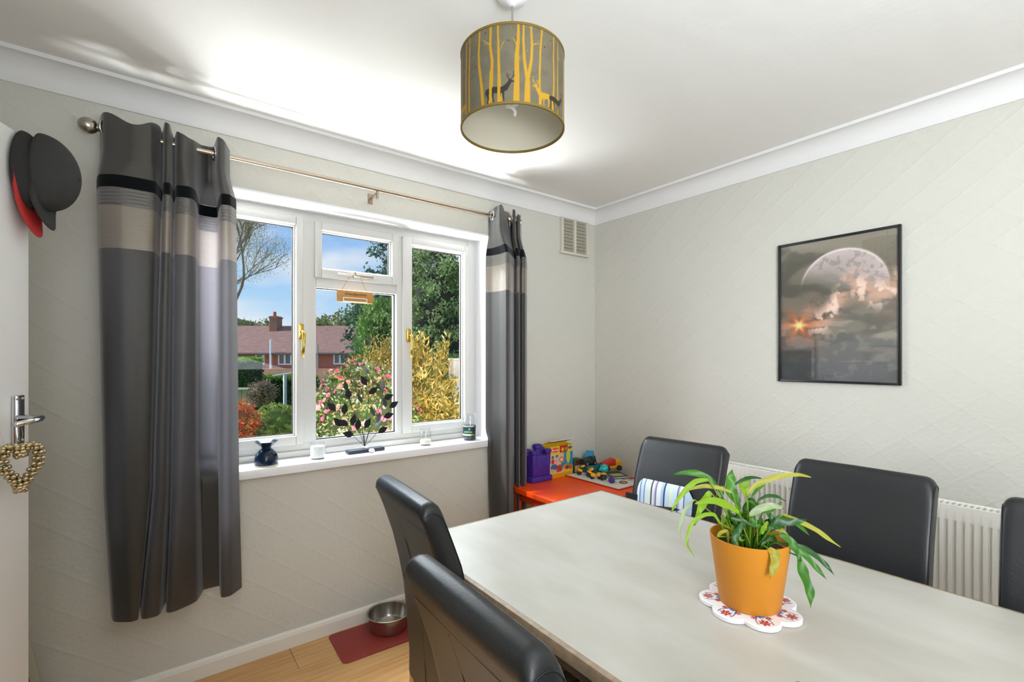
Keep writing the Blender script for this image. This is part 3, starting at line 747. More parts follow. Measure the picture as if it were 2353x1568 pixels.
# glowing cloud ridge rising to the right
band = np.exp(-((Y_ - (.30 + .52 * np.clip(X_ - .12, 0, .3) + .05 * np.sin(X_ * 25))) / (.03 + .06 * n1)) ** 2) * sstep(X_, .08, .2)
C = lay(C, band * sstep(n2, .34, .55) * .75, 'C79E86'); C = lay(C, band * sstep(n3, .50, .62) * .8, 'EBCDBC')
C = lay(C, sstep(n2, .5, .62) * (V < .42) * (V > .14) * .45, 'A39382')
C = lay(C, sstep(n3, .55, .66) * (V < .36) * (V > .03) * .5, '8E8E80')
hill = sstep(.58 - np.abs(U - .98) * .9 - V, -.01, .02) * (U > .6) * (V > .40)
C = lay(C, hill * .55, '5B4A3E')
C = lay(C, sstep(.30 + .1 * n1 - V, 0, .08) * .5, '4E5054')
C = lay(C, (U < .30) * sstep(.24 - V, 0, .03) * .75, '2C3232'); C = lay(C, (np.abs(U - .34) < .018) * (V < .3) * .4, '2A2A28')
ds = np.hypot((X_ - .093) * .8, Y_ - .283); th = np.arctan2(Y_ - .283, X_ - .093)
C = lay(C, np.clip(np.exp(-(ds / .035)) * (1 + .5 * np.cos(th * 6)), 0, 1), 'D86A28'); C = lay(C, np.exp(-(ds / .014) ** 2), 'FFE9A8'); C = lay(C, np.exp(-(ds / .022) ** 2) * np.clip(np.cos(th * 6), 0, 1), 'FFC46A')
C = np.clip(C * 1.45, 0, 1)
cols = np.concatenate([C, np.ones(C.shape[:2] + (1,))], 2).reshape(-1, 4)
m = MB(); m.grid(lambda u, v_: (-.009, PY0 - .005 - (abs(PY1 - PY0) - .01) * u, PZ0 + .005 + .69 * v_), nu, nv)
m.build('poster_print', mat('poster_print', 'FFFFFF', .6, attr='paint'), pic, cols=cols, fix=False)
B((-.013, PY1 + .008, PZ0 + .008), (-.0115, PY0 - .008, PZ1 - .008), 'glazing', glass_mat('picture_glass', (.96, .96, .96), 1.3), pic)

rad_ = thing('radiator', 'white fluted panel radiator on the right wall behind chairs', 'radiator', (-.06, -1.75, .17))
RM = mat('radiator_enamel', 'EFEDE4', .3, spec=.5)
ry0, ry1, rz0, rz1, pit = -.93, -2.62, .18, .772, .0245
m = MB(); nfl = int((ry0 - ry1 - .05) / pit)
def rfn(u, v_):
    k = u * nfl * 6; y_ = ry0 - .025 - (ry0 - ry1 - .05) * u; z = rz0 + (rz1 - rz0) * v_
    ph = (k / 6) % 1; g = sstep(np.array(z), rz1 - .055, rz1 - .07) * sstep(np.array(z), rz0 + .03, rz0 + .045)
    dep = (.010 if (ph < .20 or ph > .98) else 0) * float(g)
    return (-.105 + dep, y_, z)
vv = [0, .055, .08, .5, .885, .91, 1]
m.grid(lambda u, v_: rfn(u, vv[round(v_ * 6)]), nfl * 6, 6)
m.build('front_panel', RM, rad_, smooth='auto')
m = MB(); m.box((-.105, ry0 - .025, rz0), (-.03, ry0, rz1)); m.box((-.105, ry1, rz0), (-.03, ry1 + .025, rz1)); m.box((-.105, ry1, rz1 - .002), (-.098, ry0, rz1 + .006)); m.box((-.037, ry1, rz0), (-.03, ry0, rz1 + .006))
m.build('casing', RM, rad_, bevel=.002)
gs = MB().box((-.098, -.0045, -.0015), (-.037, .0045, .0015)).build('grille_slat', RM, rad_, world=False)
gs.location = Vector((0, ry0 - .012, rz1)) - rad_.location + Vector((0, 0, 0)); 
for q in gs.data.vertices: pass
n = 0; y_ = ry0 - .012
while y_ > ry1 + .02:
    y_ -= .0178; g2 = gs.copy(); COL.objects.link(g2); g2.location = Vector((0, y_, rz1)) - rad_.location; n += 1
for o in rad_.children:
    if o.name.startswith('grille_slat'): o.location.x = -rad_.location.x
MB().box((-.080, ry1 + .02, rz0 + .04), (-.04, ry0 - .02, rz1 - .03)).build('core', mat('radiator_dark', '55534C', .8), rad_)

# ================================================================== DINING TABLE
TX0, TX1, TY0, TY1, TZ = -1.915, -.960, -2.75, -.925, .75
tb = thing('dining_table', 'long dining table with pale stone-effect top and tan wood edge', 'table', (-1.44, -1.84, 0))
TM = mat('stone_laminate', 'BDBAB2', .32, spec=.5, vcol='AFAB9F', vscale=3.0, stretch=(3.2, 1.2, 1), detail=9, bump=.02, bscale=14)
TE = mat('table_edge', '83705A', .5, vcol='9C866C', vscale=60)
m = MB(); m.box((TX0 + .013, TY0 + .013, TZ - .004), (TX1 - .013, TY1 - .013, TZ)); m.build('tabletop', TM, tb)
m = MB(); m.box((TX0, TY0, TZ - .030), (TX1, TY1, TZ - .0006)); m.build('edge_band', TE, tb, bevel=.003)
AP = mat('table_apron', '3A2F28', .5)
m = MB(); frame_rect(m, 0, 0, 0, 0, 0, 0, 0) if False else None
m.box((TX0 + .07, TY0 + .07, TZ - .11), (TX0 + .09, TY1 - .07, TZ - .030)); m.box((TX1 - .09, TY0 + .07, TZ - .11), (TX1 - .07, TY1 - .07, TZ - .030))
m.box((TX0 + .07, TY1 - .09, TZ - .11), (TX1 - .07, TY1 - .07, TZ - .030)); m.box((TX0 + .07, TY0 + .07, TZ - .11), (TX1 - .07, TY0 + .09, TZ - .030))
m.build('apron', AP, tb)
for x in (TX0 + .05, TX1 - .12):
    for y_ in (TY0 + .05, TY1 - .12): MB().box((x, y_, 0), (x + .07, y_ + .07, TZ - .030)).build('leg', mat('table_leg', '6A5240', .5), tb, bevel=.004)

# ================================================================== DINING CHAIRS
REAR = [(0, .27), (0, .35), (-.010, .48), (-.021, .59), (-.038, .68), (-.06, .77), (-.09, .86), (-.110, .915), (-.117, .937), (-.115, .952)]
TOPP = [(-.104, .963), (-.090, .967), (-.074, .964), (-.061, .953), (-.052, .935)]
FRONT = [(-.040, .90), (-.022, .85), (.002, .785), (.018, .72), (.040, .62), (.055, .52), (.06, .44), (.06, .27)]
HW = .205
def make_chair():
    t = thing('dining_chair', '', 'chair')
    m = MB(); poly = REAR + TOPP + FRONT
    # rounded side edges: rings across the width
    n = len(poly); cxy = [(-.03, .6)]
    hy = [(HW, .012), (HW - .002, .005), (HW - .006, .0022), (HW - .011, .001), (HW - .018, 0), (HW - .026, 0), (HW - .034, 0)]
    ys = [(-a, b) for a, b in hy] + [(0, -.001)] + [(a, b) for a, b in reversed(hy)]
    def drop(y_, z):
        dy = max(0, abs(y_) - (HW - .032)); k = min(1, max(0, (z - .87) / .085)); return (.032 - math.sqrt(max(0, .032 ** 2 - dy * dy))) * k * k * .95
    def inset(k, o):
        a = Vector(poly[k - 1]); b = Vector(poly[(k + 1) % n]); tng = (b - a); nn = Vector((tng[1], -tng[0])); nn = nn.normalized() if nn.length > 0 else Vector((0, 0))
        p = Vector(poly[k]); q = p + nn * o
        return q
    rings = []
    for y_, o in ys:
        ring = []
        for k in range(n):
            q = inset(k, o); ring.append(len(m.v)); m.v.append((q[0], y_, q[1] - drop(y_, q[1])))
        rings.append(ring)
    for a, b in zip(rings[:-1], rings[1:]):
        for k in range(n): m.f.append((a[k], a[(k + 1) % n], b[(k + 1) % n], b[k])); m.mi.append(0)
    m.f.append(tuple(rings[0])); m.f.append(tuple(reversed(rings[-1]))); m.mi += [0, 0]
    bk = m.build('backrest', LEATHER, t, world=False, smooth='auto')
    # raised seams: along the roll and down the back, and round the side panels
    m = MB()
    def rearpt(z):
        for (x0, z0), (x1, z1) in zip(REAR[:-1], REAR[1:]):
            if z0 <= z <= z1: return x0 + (x1 - x0) * (z - z0) / (z1 - z0)
    zz = .885
    m.tube([(rearpt(zz) + .0012, -HW + .012, zz), (rearpt(zz) + .0002, -HW + .02, zz), (rearpt(zz) - .0002, 0, zz), (rearpt(zz) + .0002, HW - .02, zz), (rearpt(zz) + .0012, HW - .012, zz)], .0011, 6)
    m.tube([(rearpt(zz - .010) + .0005, -HW + .02, zz - .010), (rearpt(zz - .010), 0, zz - .010), (rearpt(zz - .010) + .0005, HW - .02, zz - .010)], .0006, 6)
    m.tube([(rearpt(z) - .0002, 0.05, z) for z in (.30, .4, .5, .6, .7, .8, .86, .875)], .0008, 6)
    for s in (-1, 1):
        m.tube([(inset(k, .0045)[0], s * (HW - .0015), inset(k, .0045)[1] - drop(HW - .0015, inset(k, .0045)[1])) for k in range(0, n)], .0013, 6)
    m.build('seam', STITCH, bk, world=False, smooth=True)
    m = MB(); m.box((.045, -HW, .36), (.47, HW, .475)); m.build('seat', LEATHER, t, world=False, bevel=.02, seg=3)
    m = MB(); m.box((.03, -HW + .01, .30), (.45, HW - .01, .37)); m.build('seat_frame', LEATHER, t, world=False, bevel=.008)
    for s in (-1, 1):
        MB().prism([(.002, .28), (.045, .28), (.025, 0), (-.01, 0)], s * (HW - .045), s * (HW - .005), 'y').build('leg', LEGW, t, world=False, bevel=.003)
        MB().prism([(.405, .31), (.45, .31), (.443, 0), (.412, 0)], s * (HW - .045), s * (HW - .005), 'y').build('leg', LEGW, t, world=False, bevel=.003)
    return t
ch = make_chair()
CH = [(-1.905, -1.085, R(-4.5), 'charcoal leather dining chair at left of table, nearest the window'),
      (-2.095, -1.735, R(-2), 'charcoal leather dining chair pulled out in the foreground with glossy rolled back'),
      (-1.915, -2.345, R(-3), 'charcoal leather dining chair whose back top just shows at bottom edge of photo'),
      (-.715, -1.135, R(184), 'charcoal leather dining chair by the toy corner holding the striped booster cushion'),
      (-.685, -1.815, R(181), 'charcoal leather dining chair in front of radiator behind the potted plant'),
      (-.775, -2.385, R(183), 'charcoal leather dining chair cut off at the right edge of photo')]
for i, (x, y_, rz, lb) in enumerate(CH):
    c = ch if i == 0 else cp(ch)
    c.location = (x, y_, 0); c.rotation_euler.z = rz; tag(c, lb, 'chair', 'leather dining chairs around the table')

# striped booster cushion strapped to the chair
bo = thing('booster_cushion', 'pale blue and white striped booster cushion strapped to leather chair', 'cushion', (-.74, -1.10, .475), R(184))
C_ = MB(); nu, nv = 150, 20
poly = []
def bfn(u, v_):
    y_ = -.14 + .28 * u; z = .31 * (1 - max(0, (abs(y_) - .095) / .045) ** 2.2 * .16) * v_; b_ = math.sqrt(max(0, 1 - (abs(y_) / .141) ** 4)) * .022 + .004
    return (.012 + b_ * (1 - (2 * v_ - 1) ** 8 * .8) - .02 * v_, y_, z)
C_.grid(bfn, nu, nv); C_.grid(lambda u, v_: (lambda p: (p[0] * .0 - .012 - .02 * v_, p[1], p[2]))(bfn(u, v_)), nu, nv)
st = [('B9CFE2', 8), ('2E3550', 1), ('D8E4F0', 5), ('B8A8D0', 2), ('2E3550', 1), ('C8DCEE', 7), ('DDE8C0', 3), ('C8DCEE', 6), ('2E3560', 2), ('A8C4DC', 4), ('E8EEF4', 6), ('2E3550', 1), ('B8A8D0', 2), ('E4E8F0', 3), ('3A4068', 2), ('DCE8C4', 3), ('D4E2F0', 6), ('2E3550', 1), ('C0D4E8', 5), ('5A7898', 2), ('D8E4F0', 4), ('9A86C0', 3)]
tot = sum(s[1] for s in st); cc = []
for k in range(nu + 1):
    q = (1 - k / nu) * tot
    for c_, w_ in st:
        q -= w_
        if q <= 0: break
    cc.append(lin(c_))
cols = np.array([(*cc[k], 1) for _ in range(2) for j in range(nv + 1) for k in range(nu + 1)])
C_.build('cushion_cover', mat('striped_fabric', 'FFFFFF', .75, attr='paint', bump=.05, bscale=200), bo, world=False, cols=cols, fix=False, smooth=True)
m = MB()
m.tube([(.055 * math.cos(a) * 1.0 - .03, .155 * math.sin(a), .20 + .02 * math.sin(a)) for a in [2 * PI * i / 24 for i in range(24)]], .009, 6, closed=True)
m.box((.008, -.19, .15), (.018, -.13, .23)); m.box((.008, -.185, .06), (.016, -.13, .11))
m.build('strap', mat('black_webbing', '15161A', .7), bo, world=False)

# ================================================================== TRIVET, POT, PLANT
PX, PYY = -1.447, -1.836
tv = thing('trivet', 'white scalloped ceramic trivet with red and blue flower pattern', 'trivet', (PX, PYY, TZ))
NL = 7
def tr_r(th, s=1.0):
    R0, r0 = .072 * s, .041 * s; best = .05
    for k in range(NL):
        a = 2 * PI * k / NL + .35; dlt = th - a; b = R0 * math.cos(dlt); disc_ = r0 * r0 - (R0 * math.sin(dlt)) ** 2
        if disc_ > 0: best = max(best, b + math.sqrt(disc_))
    return best
NA, NR = 420, 66
m = MB(); cols = []
def trp(i, k): 
    th = 2 * PI * i / NA; return th
lev = []
for j in range(NR + 1):
    f_ = j / NR
    for i in range(NA):
        th = 2 * PI * i / NA; r_ = tr_r(th) * f_ * .97; m.v.append((PX + r_ * math.cos(th), PYY + r_ * math.sin(th), TZ + .011))
for zz, s_ in ((TZ + .0095, 1.0), (TZ + .0015, 1.0), (TZ + .0005, .98)):
    for i in range(NA):
        th = 2 * PI * i / NA; r_ = tr_r(th) * s_; m.v.append((PX + r_ * math.cos(th), PYY + r_ * math.sin(th), zz))
for j in range(NR + 3):
    for i in range(NA): m.f.append((j * NA + i, j * NA + (i + 1) % NA, (j + 1) * NA + (i + 1) % NA, (j + 1) * NA + i)); m.mi.append(0)
m.f.append(tuple((NR + 3) * NA + i for i in reversed(range(NA)))); m.mi.append(0)
P_ = np.array(m.v); X_ = P_[:, 0] - PX; Y_ = P_[:, 1] - PYY
C = np.zeros((len(P_), 3)) + np.array(lin('E9E4E6')); rr = np.hypot(X_, Y_)
C = lay(C, np.clip((.052 - rr) * 600, 0, 1), '3A3F78')
for k in range(NL):
    a = 2 * PI * k / NL + .35
    for (rr_, da, s_, cc_) in ((.092, 0, .012, 'A83A32'), (.073, .22, .007, 'B0433A'), (.073, -.22, .007, 'B0433A'), (.066, 0, .008, '4A78B8')):
        x0, y0 = rr_ * math.cos(a + da), rr_ * math.sin(a + da); dd = np.hypot((X_ - x0), (Y_ - y0)); an = np.arctan2(Y_ - y0, X_ - x0)
        C = lay(C, np.clip((s_ * (1 + .18 * np.cos(an * 7)) - dd) * 900, 0, 1) , cc_)
        C = lay(C, np.clip((s_ * .9 - dd) * 900, 0, 1) * (np.cos(an * 5 + k) > .93) * .8, 'E9E4E6')
    for s_ in (-1, 1):
        C = lay(C, strokes(X_, Y_, [(.058 * math.cos(a + .1 * s_), .058 * math.sin(a + .1 * s_)), (.088 * math.cos(a + .19 * s_), .088 * math.sin(a + .19 * s_)), (.100 * math.cos(a + .16 * s_), .100 * math.sin(a + .16 * s_))], [.0012] * 3, .4), '33406E')
C[P_[:, 2] < TZ + .0105] = lin('EFEAEC')
m.build('ceramic_body', mat('painted_ceramic', 'FFFFFF', .22, attr='paint'), tv, cols=np.c_[C, np.ones(len(C))], fix=False, smooth='auto')

PZ = TZ + .012
pot = thing('potted_plant', 'peace lily in a plain mustard yellow pot on the dining table', 'plant', (PX, PYY, PZ), YAW - R(90))
PM = mat('mustard_pot', 'CE8420', .5, spec=.35, var=.02, vscale=3)
PH = .160
m = MB(); m.lathe([(0, 0), (.066, 0), (.068, .003), (.0885, PH - .004), (.089, PH), (.0865, PH), (.084, PH - .02), (.082, PH - .03), (0, PH - .03)], (0, 0, 0), 64); m.build('pot', PM, pot, world=False, smooth='auto')
m = MB(); m.lathe([(0, PH - .026), (.082, PH - .0285)], (0, 0, 0), 24); m.build('soil', mat('soil', '2A2016', .95, bump=.8, bscale=90), pot, world=False)
LG = {'g': mat('lily_green', '4E8A1E', .38, trans=.35, vcol='3A7420', vscale=30), 'd': mat('lily_dark', '2A5A22', .35, trans=.25), 'l': mat('lily_lime', '8FB52A', .4, trans=.4),
      'y': mat('lily_yellow', 'B0AE3E', .45, trans=.4), 'p': mat('lily_pale', 'A9B98A', .4, trans=.4), 't': mat('lily_tip', '4A3018', .7)}
KP = 1.148 / F_PX
def leaf(ptsp, wd, kind, dep0=0, dep1=0, stem_from=None, tipcol=True):
    P = [Vector(((px - 1722) * KP, 0, .158 - (py - 1232) * KP)) for px, py in ptsp]
    k = len(P)
    for i, p in enumerate(P): p.y = dep0 + (dep1 - dep0) * (i / (k - 1))
    s3 = [Vector(q) for q in catmull([tuple(p) for p in P], 6)]
    n = len(s3); m = MB(); W = wd * KP; L_ = []
    for i, p in enumerate(s3):
        d_ = (s3[min(i + 1, n - 1)] - s3[max(i - 1, 0)]).normalized()
        vw = Vector((0, -1, .35)).normalized(); s = d_.cross(vw).normalized(); nn = s.cross(d_).normalized()
        t_ = i / (n - 1); ww = W * .5 * (math.sin(PI * min(1, t_ * .92 + .08)) ** .75) * (1 - .25 * t_); wv = math.sin(t_ * 15 + P[0].x * 90) * W * .13
        L_.append((p + s * ww + nn * (ww * .35 + wv), p + nn * -ww * .12, p - s * ww + nn * (ww * .35 - wv)))
    for a, b in zip(L_[:-1], L_[1:]):
        m.cm = 1 if (tipcol and b is L_[-1]) else 0
        m.quad(a[0], a[1], b[1], b[0]); m.quad(a[1], a[2], b[2], b[1])
    m.build('leaf', [LG[kind], LG['t']], pot, world=False, smooth=True, fix=False, weld=True)
    b = stem_from or (1722 + (ptsp[0][0] - 1722) * .35, 1250); q0 = Vector(((b[0] - 1722) * KP, dep0 * .4, PH - .028)); q1 = P[0]
    if (q0 - q1).length > .01 and q1.z > q0.z - .01:
        mid = (q0 + q1) / 2 + Vector(((q1.x - q0.x) * -.15, 0, .012)); m = MB(); m.tube(catmull([tuple(q0), tuple(mid), tuple(q1)], 5), .0016, 6)
        m.build('stalk', LG['g' if kind in 'gd' else 'l'], pot, world=False, smooth=True)
LEAVES = [
    ([(1654, 1122), (1640, 1106), (1612, 1095), (1585, 1096), (1561, 1101)], 17, 'g', .02, .05),
    ([(1628, 1102), (1596, 1104), (1572, 1120), (1549, 1143), (1533, 1168)], 14, 'l', .0, -.03),
    ([(1682, 1132), (1655, 1122), (1625, 1119), (1600, 1125), (1580, 1134)], 11, 'y', .0, .02),
    ([(1684, 1168), (1655, 1150), (1625, 1138), (1598, 1136), (1574, 1141)], 18, 'l', -.03, -.06),
    ([(1624, 1124), (1608, 1140), (1592, 1160), (1577, 1191)], 19, 'l', -.02, -.05),
    ([(1588, 1142), (1566, 1160), (1553, 1185), (1547, 1205), (1548, 1220)], 9, 'p', -.02, -.05),
    ([(1636, 1188), (1622, 1168), (1598, 1166), (1572, 1178), (1558, 1200), (1553, 1224), (1567, 1248)], 10, 'l', -.04, -.08),
    ([(1694, 1157), (1680, 1128), (1684, 1102), (1692, 1083)], 27, 'g', .0, .02),
    ([(1706, 1128), (1728, 1108), (1758, 1094), (1788, 1086), (1820, 1084), (1849, 1090)], 14, 'y', -.02, -.03),
    ([(1700, 1122), (1720, 1112), (1742, 1107), (1760, 1108), (1776, 1112)], 9, 'd', .03, .05),
    ([(1738, 1150), (1727, 1130), (1738, 1112), (1746, 1110)], 24, 'l', .04, .05),
    ([(1743, 1146), (1764, 1130), (1784, 1119), (1804, 1120)], 11, 'g', .03, .06),
    ([(1742, 1149), (1765, 1140), (1790, 1143), (1812, 1155)], 9, 'd', .0, .01),
    ([(1708, 1174), (1730, 1158), (1755, 1151), (1779, 1156)], 19, 'p', -.03, -.04),
    ([(1743, 1170), (1768, 1167), (1797, 1154)], 12, 'g', -.02, .0),
    ([(1736, 1208), (1730, 1185), (1742, 1163), (1752, 1158)], 30, 'd', .02, .04),
    ([(1756, 1203), (1778, 1190), (1806, 1188), (1832, 1181)], 20, 'd', -.02, -.04),
    ([(1786, 1186), (1806, 1192), (1832, 1204), (1862, 1232)], 15, 'g', .0, .0),
    ([(1800, 1182), (1838, 1198), (1872, 1216), (1896, 1234), (1921, 1251)], 13, 'y', .0, -.02),
    ([(1768, 1203), (1786, 1208), (1800, 1216), (1815, 1220)], 17, 'd', .02, .02),
    ([(1790, 1238), (1822, 1243), (1850, 1262), (1868, 1280), (1880, 1298)], 14, 'd', -.03, -.06),
    ([(1788, 1236), (1810, 1248), (1830, 1272), (1850, 1297)], 16, 'g', -.05, -.08),
    ([(1794, 1250), (1799, 1282), (1808, 1318), (1806, 1350)], 24, 'g', -.07, -.095),
    ([(1722, 1228), (1732, 1240), (1728, 1262), (1718, 1284)], 24, 'y', -.085, -.10),
    ([(1690, 1190), (1672, 1206), (1664, 1225), (1669, 1240)], 17, 'd', -.04, -.06),
    ([(1760, 1205), (1778, 1218), (1788, 1238), (1793, 1258)], 20, 'g', -.06, -.08),
    ([(1700, 1165), (1708, 1190), (1712, 1215)], 14, 'l', .02, .0),
    ([(1662, 1178), (1688, 1182), (1716, 1196)], 9, 'd', -.04, -.05),
    ([(1640, 1226), (1648, 1214), (1660, 1212), (1662, 1236)], 9, 'y', -.02, -.03),
    ([(1792, 1216), (1806, 1226), (1816, 1242), (1810, 1268)], 12, 'y', .03, -.01),
    ([(1672, 1150), (1666, 1136), (1676, 1130), (1690, 1140)], 16, 'p', .03, .03),
    ([(1712, 1165), (1706, 1140), (1712, 1136)], 13, 'g', .03, .04),
    ([(1706, 1205), (1722, 1190), (1745, 1202), (1748, 1228)], 15, 'd', .03, .02),
    ([(1725, 1222), (1742, 1205), (1760, 1210), (1770, 1228)], 13, 'g', .02, .01),
    ([(1688, 1222), (1684, 1200), (1696, 1185)], 14, 'g', .02, .02),
    ([(1770, 1235), (1756, 1222), (1740, 1228), (1728, 1244)], 12, 'd', -.03, -.04),
    ([(1760, 1180), (1780, 1172), (1800, 1182)], 11, 'g', .04, .05),
    ([(1720, 1150), (1740, 1160), (1765, 1172)], 9, 'g', .0, .0)]
for L in LEAVES: leaf(*L)
rnd = random.Random(3)
for k in range(20):   # thin upright stalks in the middle
    a = rnd.uniform(0, 2 * PI); r_ = rnd.uniform(.01, .05); q0 = Vector((math.cos(a) * r_, math.sin(a) * r_, PH - .028)); q1 = q0 + Vector((rnd.gauss(0, .015), rnd.gauss(0, .015), rnd.uniform(.05, .085)))
    m = MB(); m.tube([q0, (q0 + q1) / 2 + Vector((.002, 0, 0)), q1], .0014, 6); m.build('stalk', LG[rnd.choice('gly')], pot, world=False, smooth=True)
rnd = random.Random(8)
for k in range(26):   # small young blades around the crown
    x = rnd.uniform(1668, 1790); y_ = rnd.uniform(1185, 1225); dx = rnd.uniform(-22, 22)
    leaf([(x, y_ + 14), (x + dx * .4, y_), (x + dx, y_ - rnd.uniform(8, 22))], rnd.uniform(9, 15), rnd.choice('gddgl'), rnd.uniform(-.04, .05), rnd.uniform(-.04, .05), tipcol=False)

# ================================================================== PENDANT LAMP
LX, LY = -1.755, -1.297
lamp = thing('pendant_lamp', 'drum lampshade printed with gold birch trees and stags', 'lamp', (LX, LY, 2.02))
SR, S0, S1 = .150, 2.018, 2.226
nu, nv = 720, 130; ph0 = math.atan2(CAM.y - LY, CAM.x - LX)
TH, V = np.meshgrid(np.linspace(0, 2 * PI, nu, endpoint=False), np.linspace(0, 1, nv + 1))
X_ = (TH - PI) * 4.97   # units: shade radius = 4.97 (crop pixels / 100), angle measured from the camera side
Yy = V * 7.3
C = np.zeros(X_.shape + (3,)) + np.array(lin('645E4B')); nn = fbm(TH / 6.283 * 3, V, 9, 71)
C = lay(C, sstep(nn, .4, .6) * .5, '575140'); C = lay(C, (vnoise(TH * 9, V * 16, 1.6, 5) > .93) * .45 * (V > .45), '9A8430')
def ax(x): return 4.97 * math.asin(max(-.995, min(.995, (x - 727) / 497)))
G = 'AC820C'
def tree(pts, w0, w1): 
    global C
    P = [(ax(x), 7.3 * v_) for x, v_ in pts]; k = len(P)
    C = lay(C, strokes(X_, Yy, P, [w0 + (w1 - w0) * i / (k - 1) for i in range(k)], .12), G)
for off in (0, -15.6 / 2 * 1.0):
    pass
tree([(468, 0), (455, .25), (432, .55), (428, .7), (438, 1)], .16, .09); tree([(532, 0), (545, .3), (550, .55), (533, .75), (538, 1)], .16, .10); tree([(622, 0), (612, .3), (606, .6), (600, 1)], .17, .07)
tree([(760, 0), (764, .3), (765, .6), (778, .8), (778, 1)], .27, .09); tree([(855, 0), (858, .25), (858, .33)], .28, .18); tree([(852, .33), (830, .55), (822, .8), (826, 1)], .15, .08); tree([(864, .33), (892, .55), (898, .75), (888, 1)], .15, .09)
tree([(968, 0), (966, .4), (972, .7), (988, 1)], .10, .09); tree([(1090, 0), (1100, .4), (1096, .7), (1098, 1)], .13, .07); tree([(1142, 0), (1138, .4), (1140, 1)], .11, .05); tree([(1200, 0), (1206, .5), (1206, 1)], .2, .12)
tree([(303, 0), (300, .4), (306, .7), (306, 1)], .12, .09); tree([(336, 0), (334, .4), (340, .7), (346, 1)], .13, .07); tree([(255, 0), (258, .5), (256, 1)], .15, .1)
tree([(533, .75), (505, .80), (460, .86)], .05, .02); tree([(898, .74), (930, .78), (965, .79)], .06, .03); tree([(765, .72), (745, .78), (725, .82)], .05, .02); tree([(612, .65), (640, .74), (660, .78)], .03, .02)
def stag(x0, col, flip=1, v0=0.0, s=1.0):
    global C
    def P(a, b): return (ax(x0) + flip * a * s, v0 * 7.3 + b * s)
    def S(pts, ws):
        global C
        C = lay(C, strokes(X_, Yy, [P(*p) for p in pts], [q * s for q in ws], .15), col)
    S([(-1.05, 1.25), (-.5, 1.3), (.15, 1.2), (.55, 1.35)], [.26, .30, .30, .24])   # trunk
    S([(.55, 1.35), (.85, 1.75), (1.0, 2.0)], [.26, .17, .14]); S([(.98, 2.02), (1.3, 1.92)], [.14, .06])   # neck, head
    S([(.95, 2.1), (.75, 2.35), (.70, 2.75)], [.04, .04, .03]); S([(.78, 2.4), (.95, 2.6)], [.03, .025]); S([(1.02, 2.12), (1.25, 2.4), (1.3, 2.9)], [.04, .04, .03]); S([(1.25, 2.4), (1.42, 2.55)], [.03, .025])
    S([(-1.15, 1.2), (-1.0, .6), (-1.15, 0)], [.15, .07, .05]); S([(-.6, 1.1), (-.55, .5), (-.45, 0)], [.12, .06, .05]); S([(.35, 1.1), (.40, .5), (.45, 0)], [.12, .06, .05]); S([(.10, 1.0), (.08, .5), (.05, 0)], [.1, .05, .05])
    S([(-1.15, 1.35), (-1.3, 1.05)], [.07, .05])
stag(610, '201C10'); stag(1010, G, -1, 0, .9); stag(1130, '201C10', 1, .02, .85); stag(262, G, -1, 0, .8)
for (x, v_) in ((536, .42), (610, .2)): tree([(x - 2, 0), (x, .3), (x, .42)], .14, .10)
for k in range(1, 3):
    pass
for k, a0 in enumerate(np.arange(9.0, 22.5, 1.25)):   # birches round the far side
    xx = a0 if a0 < 15.6 else a0 - 31.2
    C = lay(C, strokes(X_, Yy, [(xx, 0), (xx + .1 * math.sin(k), 3.5), (xx + .15 * math.cos(k), 7.3)], [.16, .11, .08], .12), G)
for x, v_ in ((490, .93), (692, .78), (398, .55), (1012, .78), (1178, .5), (1068, .9)):
    C = lay(C, np.clip((.12 - np.hypot(X_ - ax(x), Yy - v_ * 7.3)) * 14, 0, 1), '4A2A1C')
m = MB(); m.grid(lambda u, v_: (LX + SR * math.cos(ph0 + u * 2 * PI - PI), LY + SR * math.sin(ph0 + u * 2 * PI - PI), S0 + (S1 - S0) * v_), nu, nv, closeu=True)
m.build('lamp_shade', mat('shade_print', 'FFFFFF', .75, attr='paint'), lamp, cols=np.c_[C.reshape(-1, 3), np.ones(X_.size)], fix=False, smooth=True)
m = MB(); m.lathe([(SR - .002, S0 + .001), (SR - .002, S1 - .001)], (LX, LY, 0), 96); m.f = m.f[:96]; m.mi = m.mi[:96]
m.build('shade_lining', mat('cream_lining', 'F2ECD6', .55, trans=.4), lamp, smooth=True, fix=False)
for z in (S0, S1):
    m = MB(); m.lathe([(SR - .003, z - .003), (SR + .0015, z - .003), (SR + .0015, z + .0035), (SR - .003, z + .0035)], (LX, LY, 0), 96, closed=True)
    m.build('shade_rim', mat('rim_olive', '6E5A18', .6), lamp, smooth='auto')
m = MB()
for k in range(3):
    a = 2 * PI * k / 3 + .4; m.tube([(LX + .02 * math.cos(a), LY + .02 * math.sin(a), S1 - .02), (LX + (SR - .002) * math.cos(a), LY + (SR - .002) * math.sin(a), S1 - .003)], .0015, 6)
m.lathe([(.020, S1 - .022), (.022, S1 - .018), (.020, S1 - .016)], (LX, LY, 0), 20); m.build('shade_spider', GLOSSW, lamp)
m = MB(); m.lathe([(0, S1 - .07), (.018, S1 - .07), (.018, S1 - .02), (.012, S1 + .01), (0, S1 + .012)], (LX, LY, 0), 20); m.build('bulb_holder', GLOSSW, lamp, smooth='auto')
m = MB(); pts = []
for k in range(46):
    a = k / 45 * 4 * PI; r_ = .017 * math.sin(PI * min(1, .25 + k / 45 * .75)) + .005; pts.append((LX + r_ * math.cos(a), LY + r_ * math.sin(a), S1 - .08 - k / 45 * .085))
m.tube(pts, .005, 8); m.build('spiral_bulb', mat('bulb_glass', 'FFFFFF', .2, trans=.4), lamp, smooth=True)
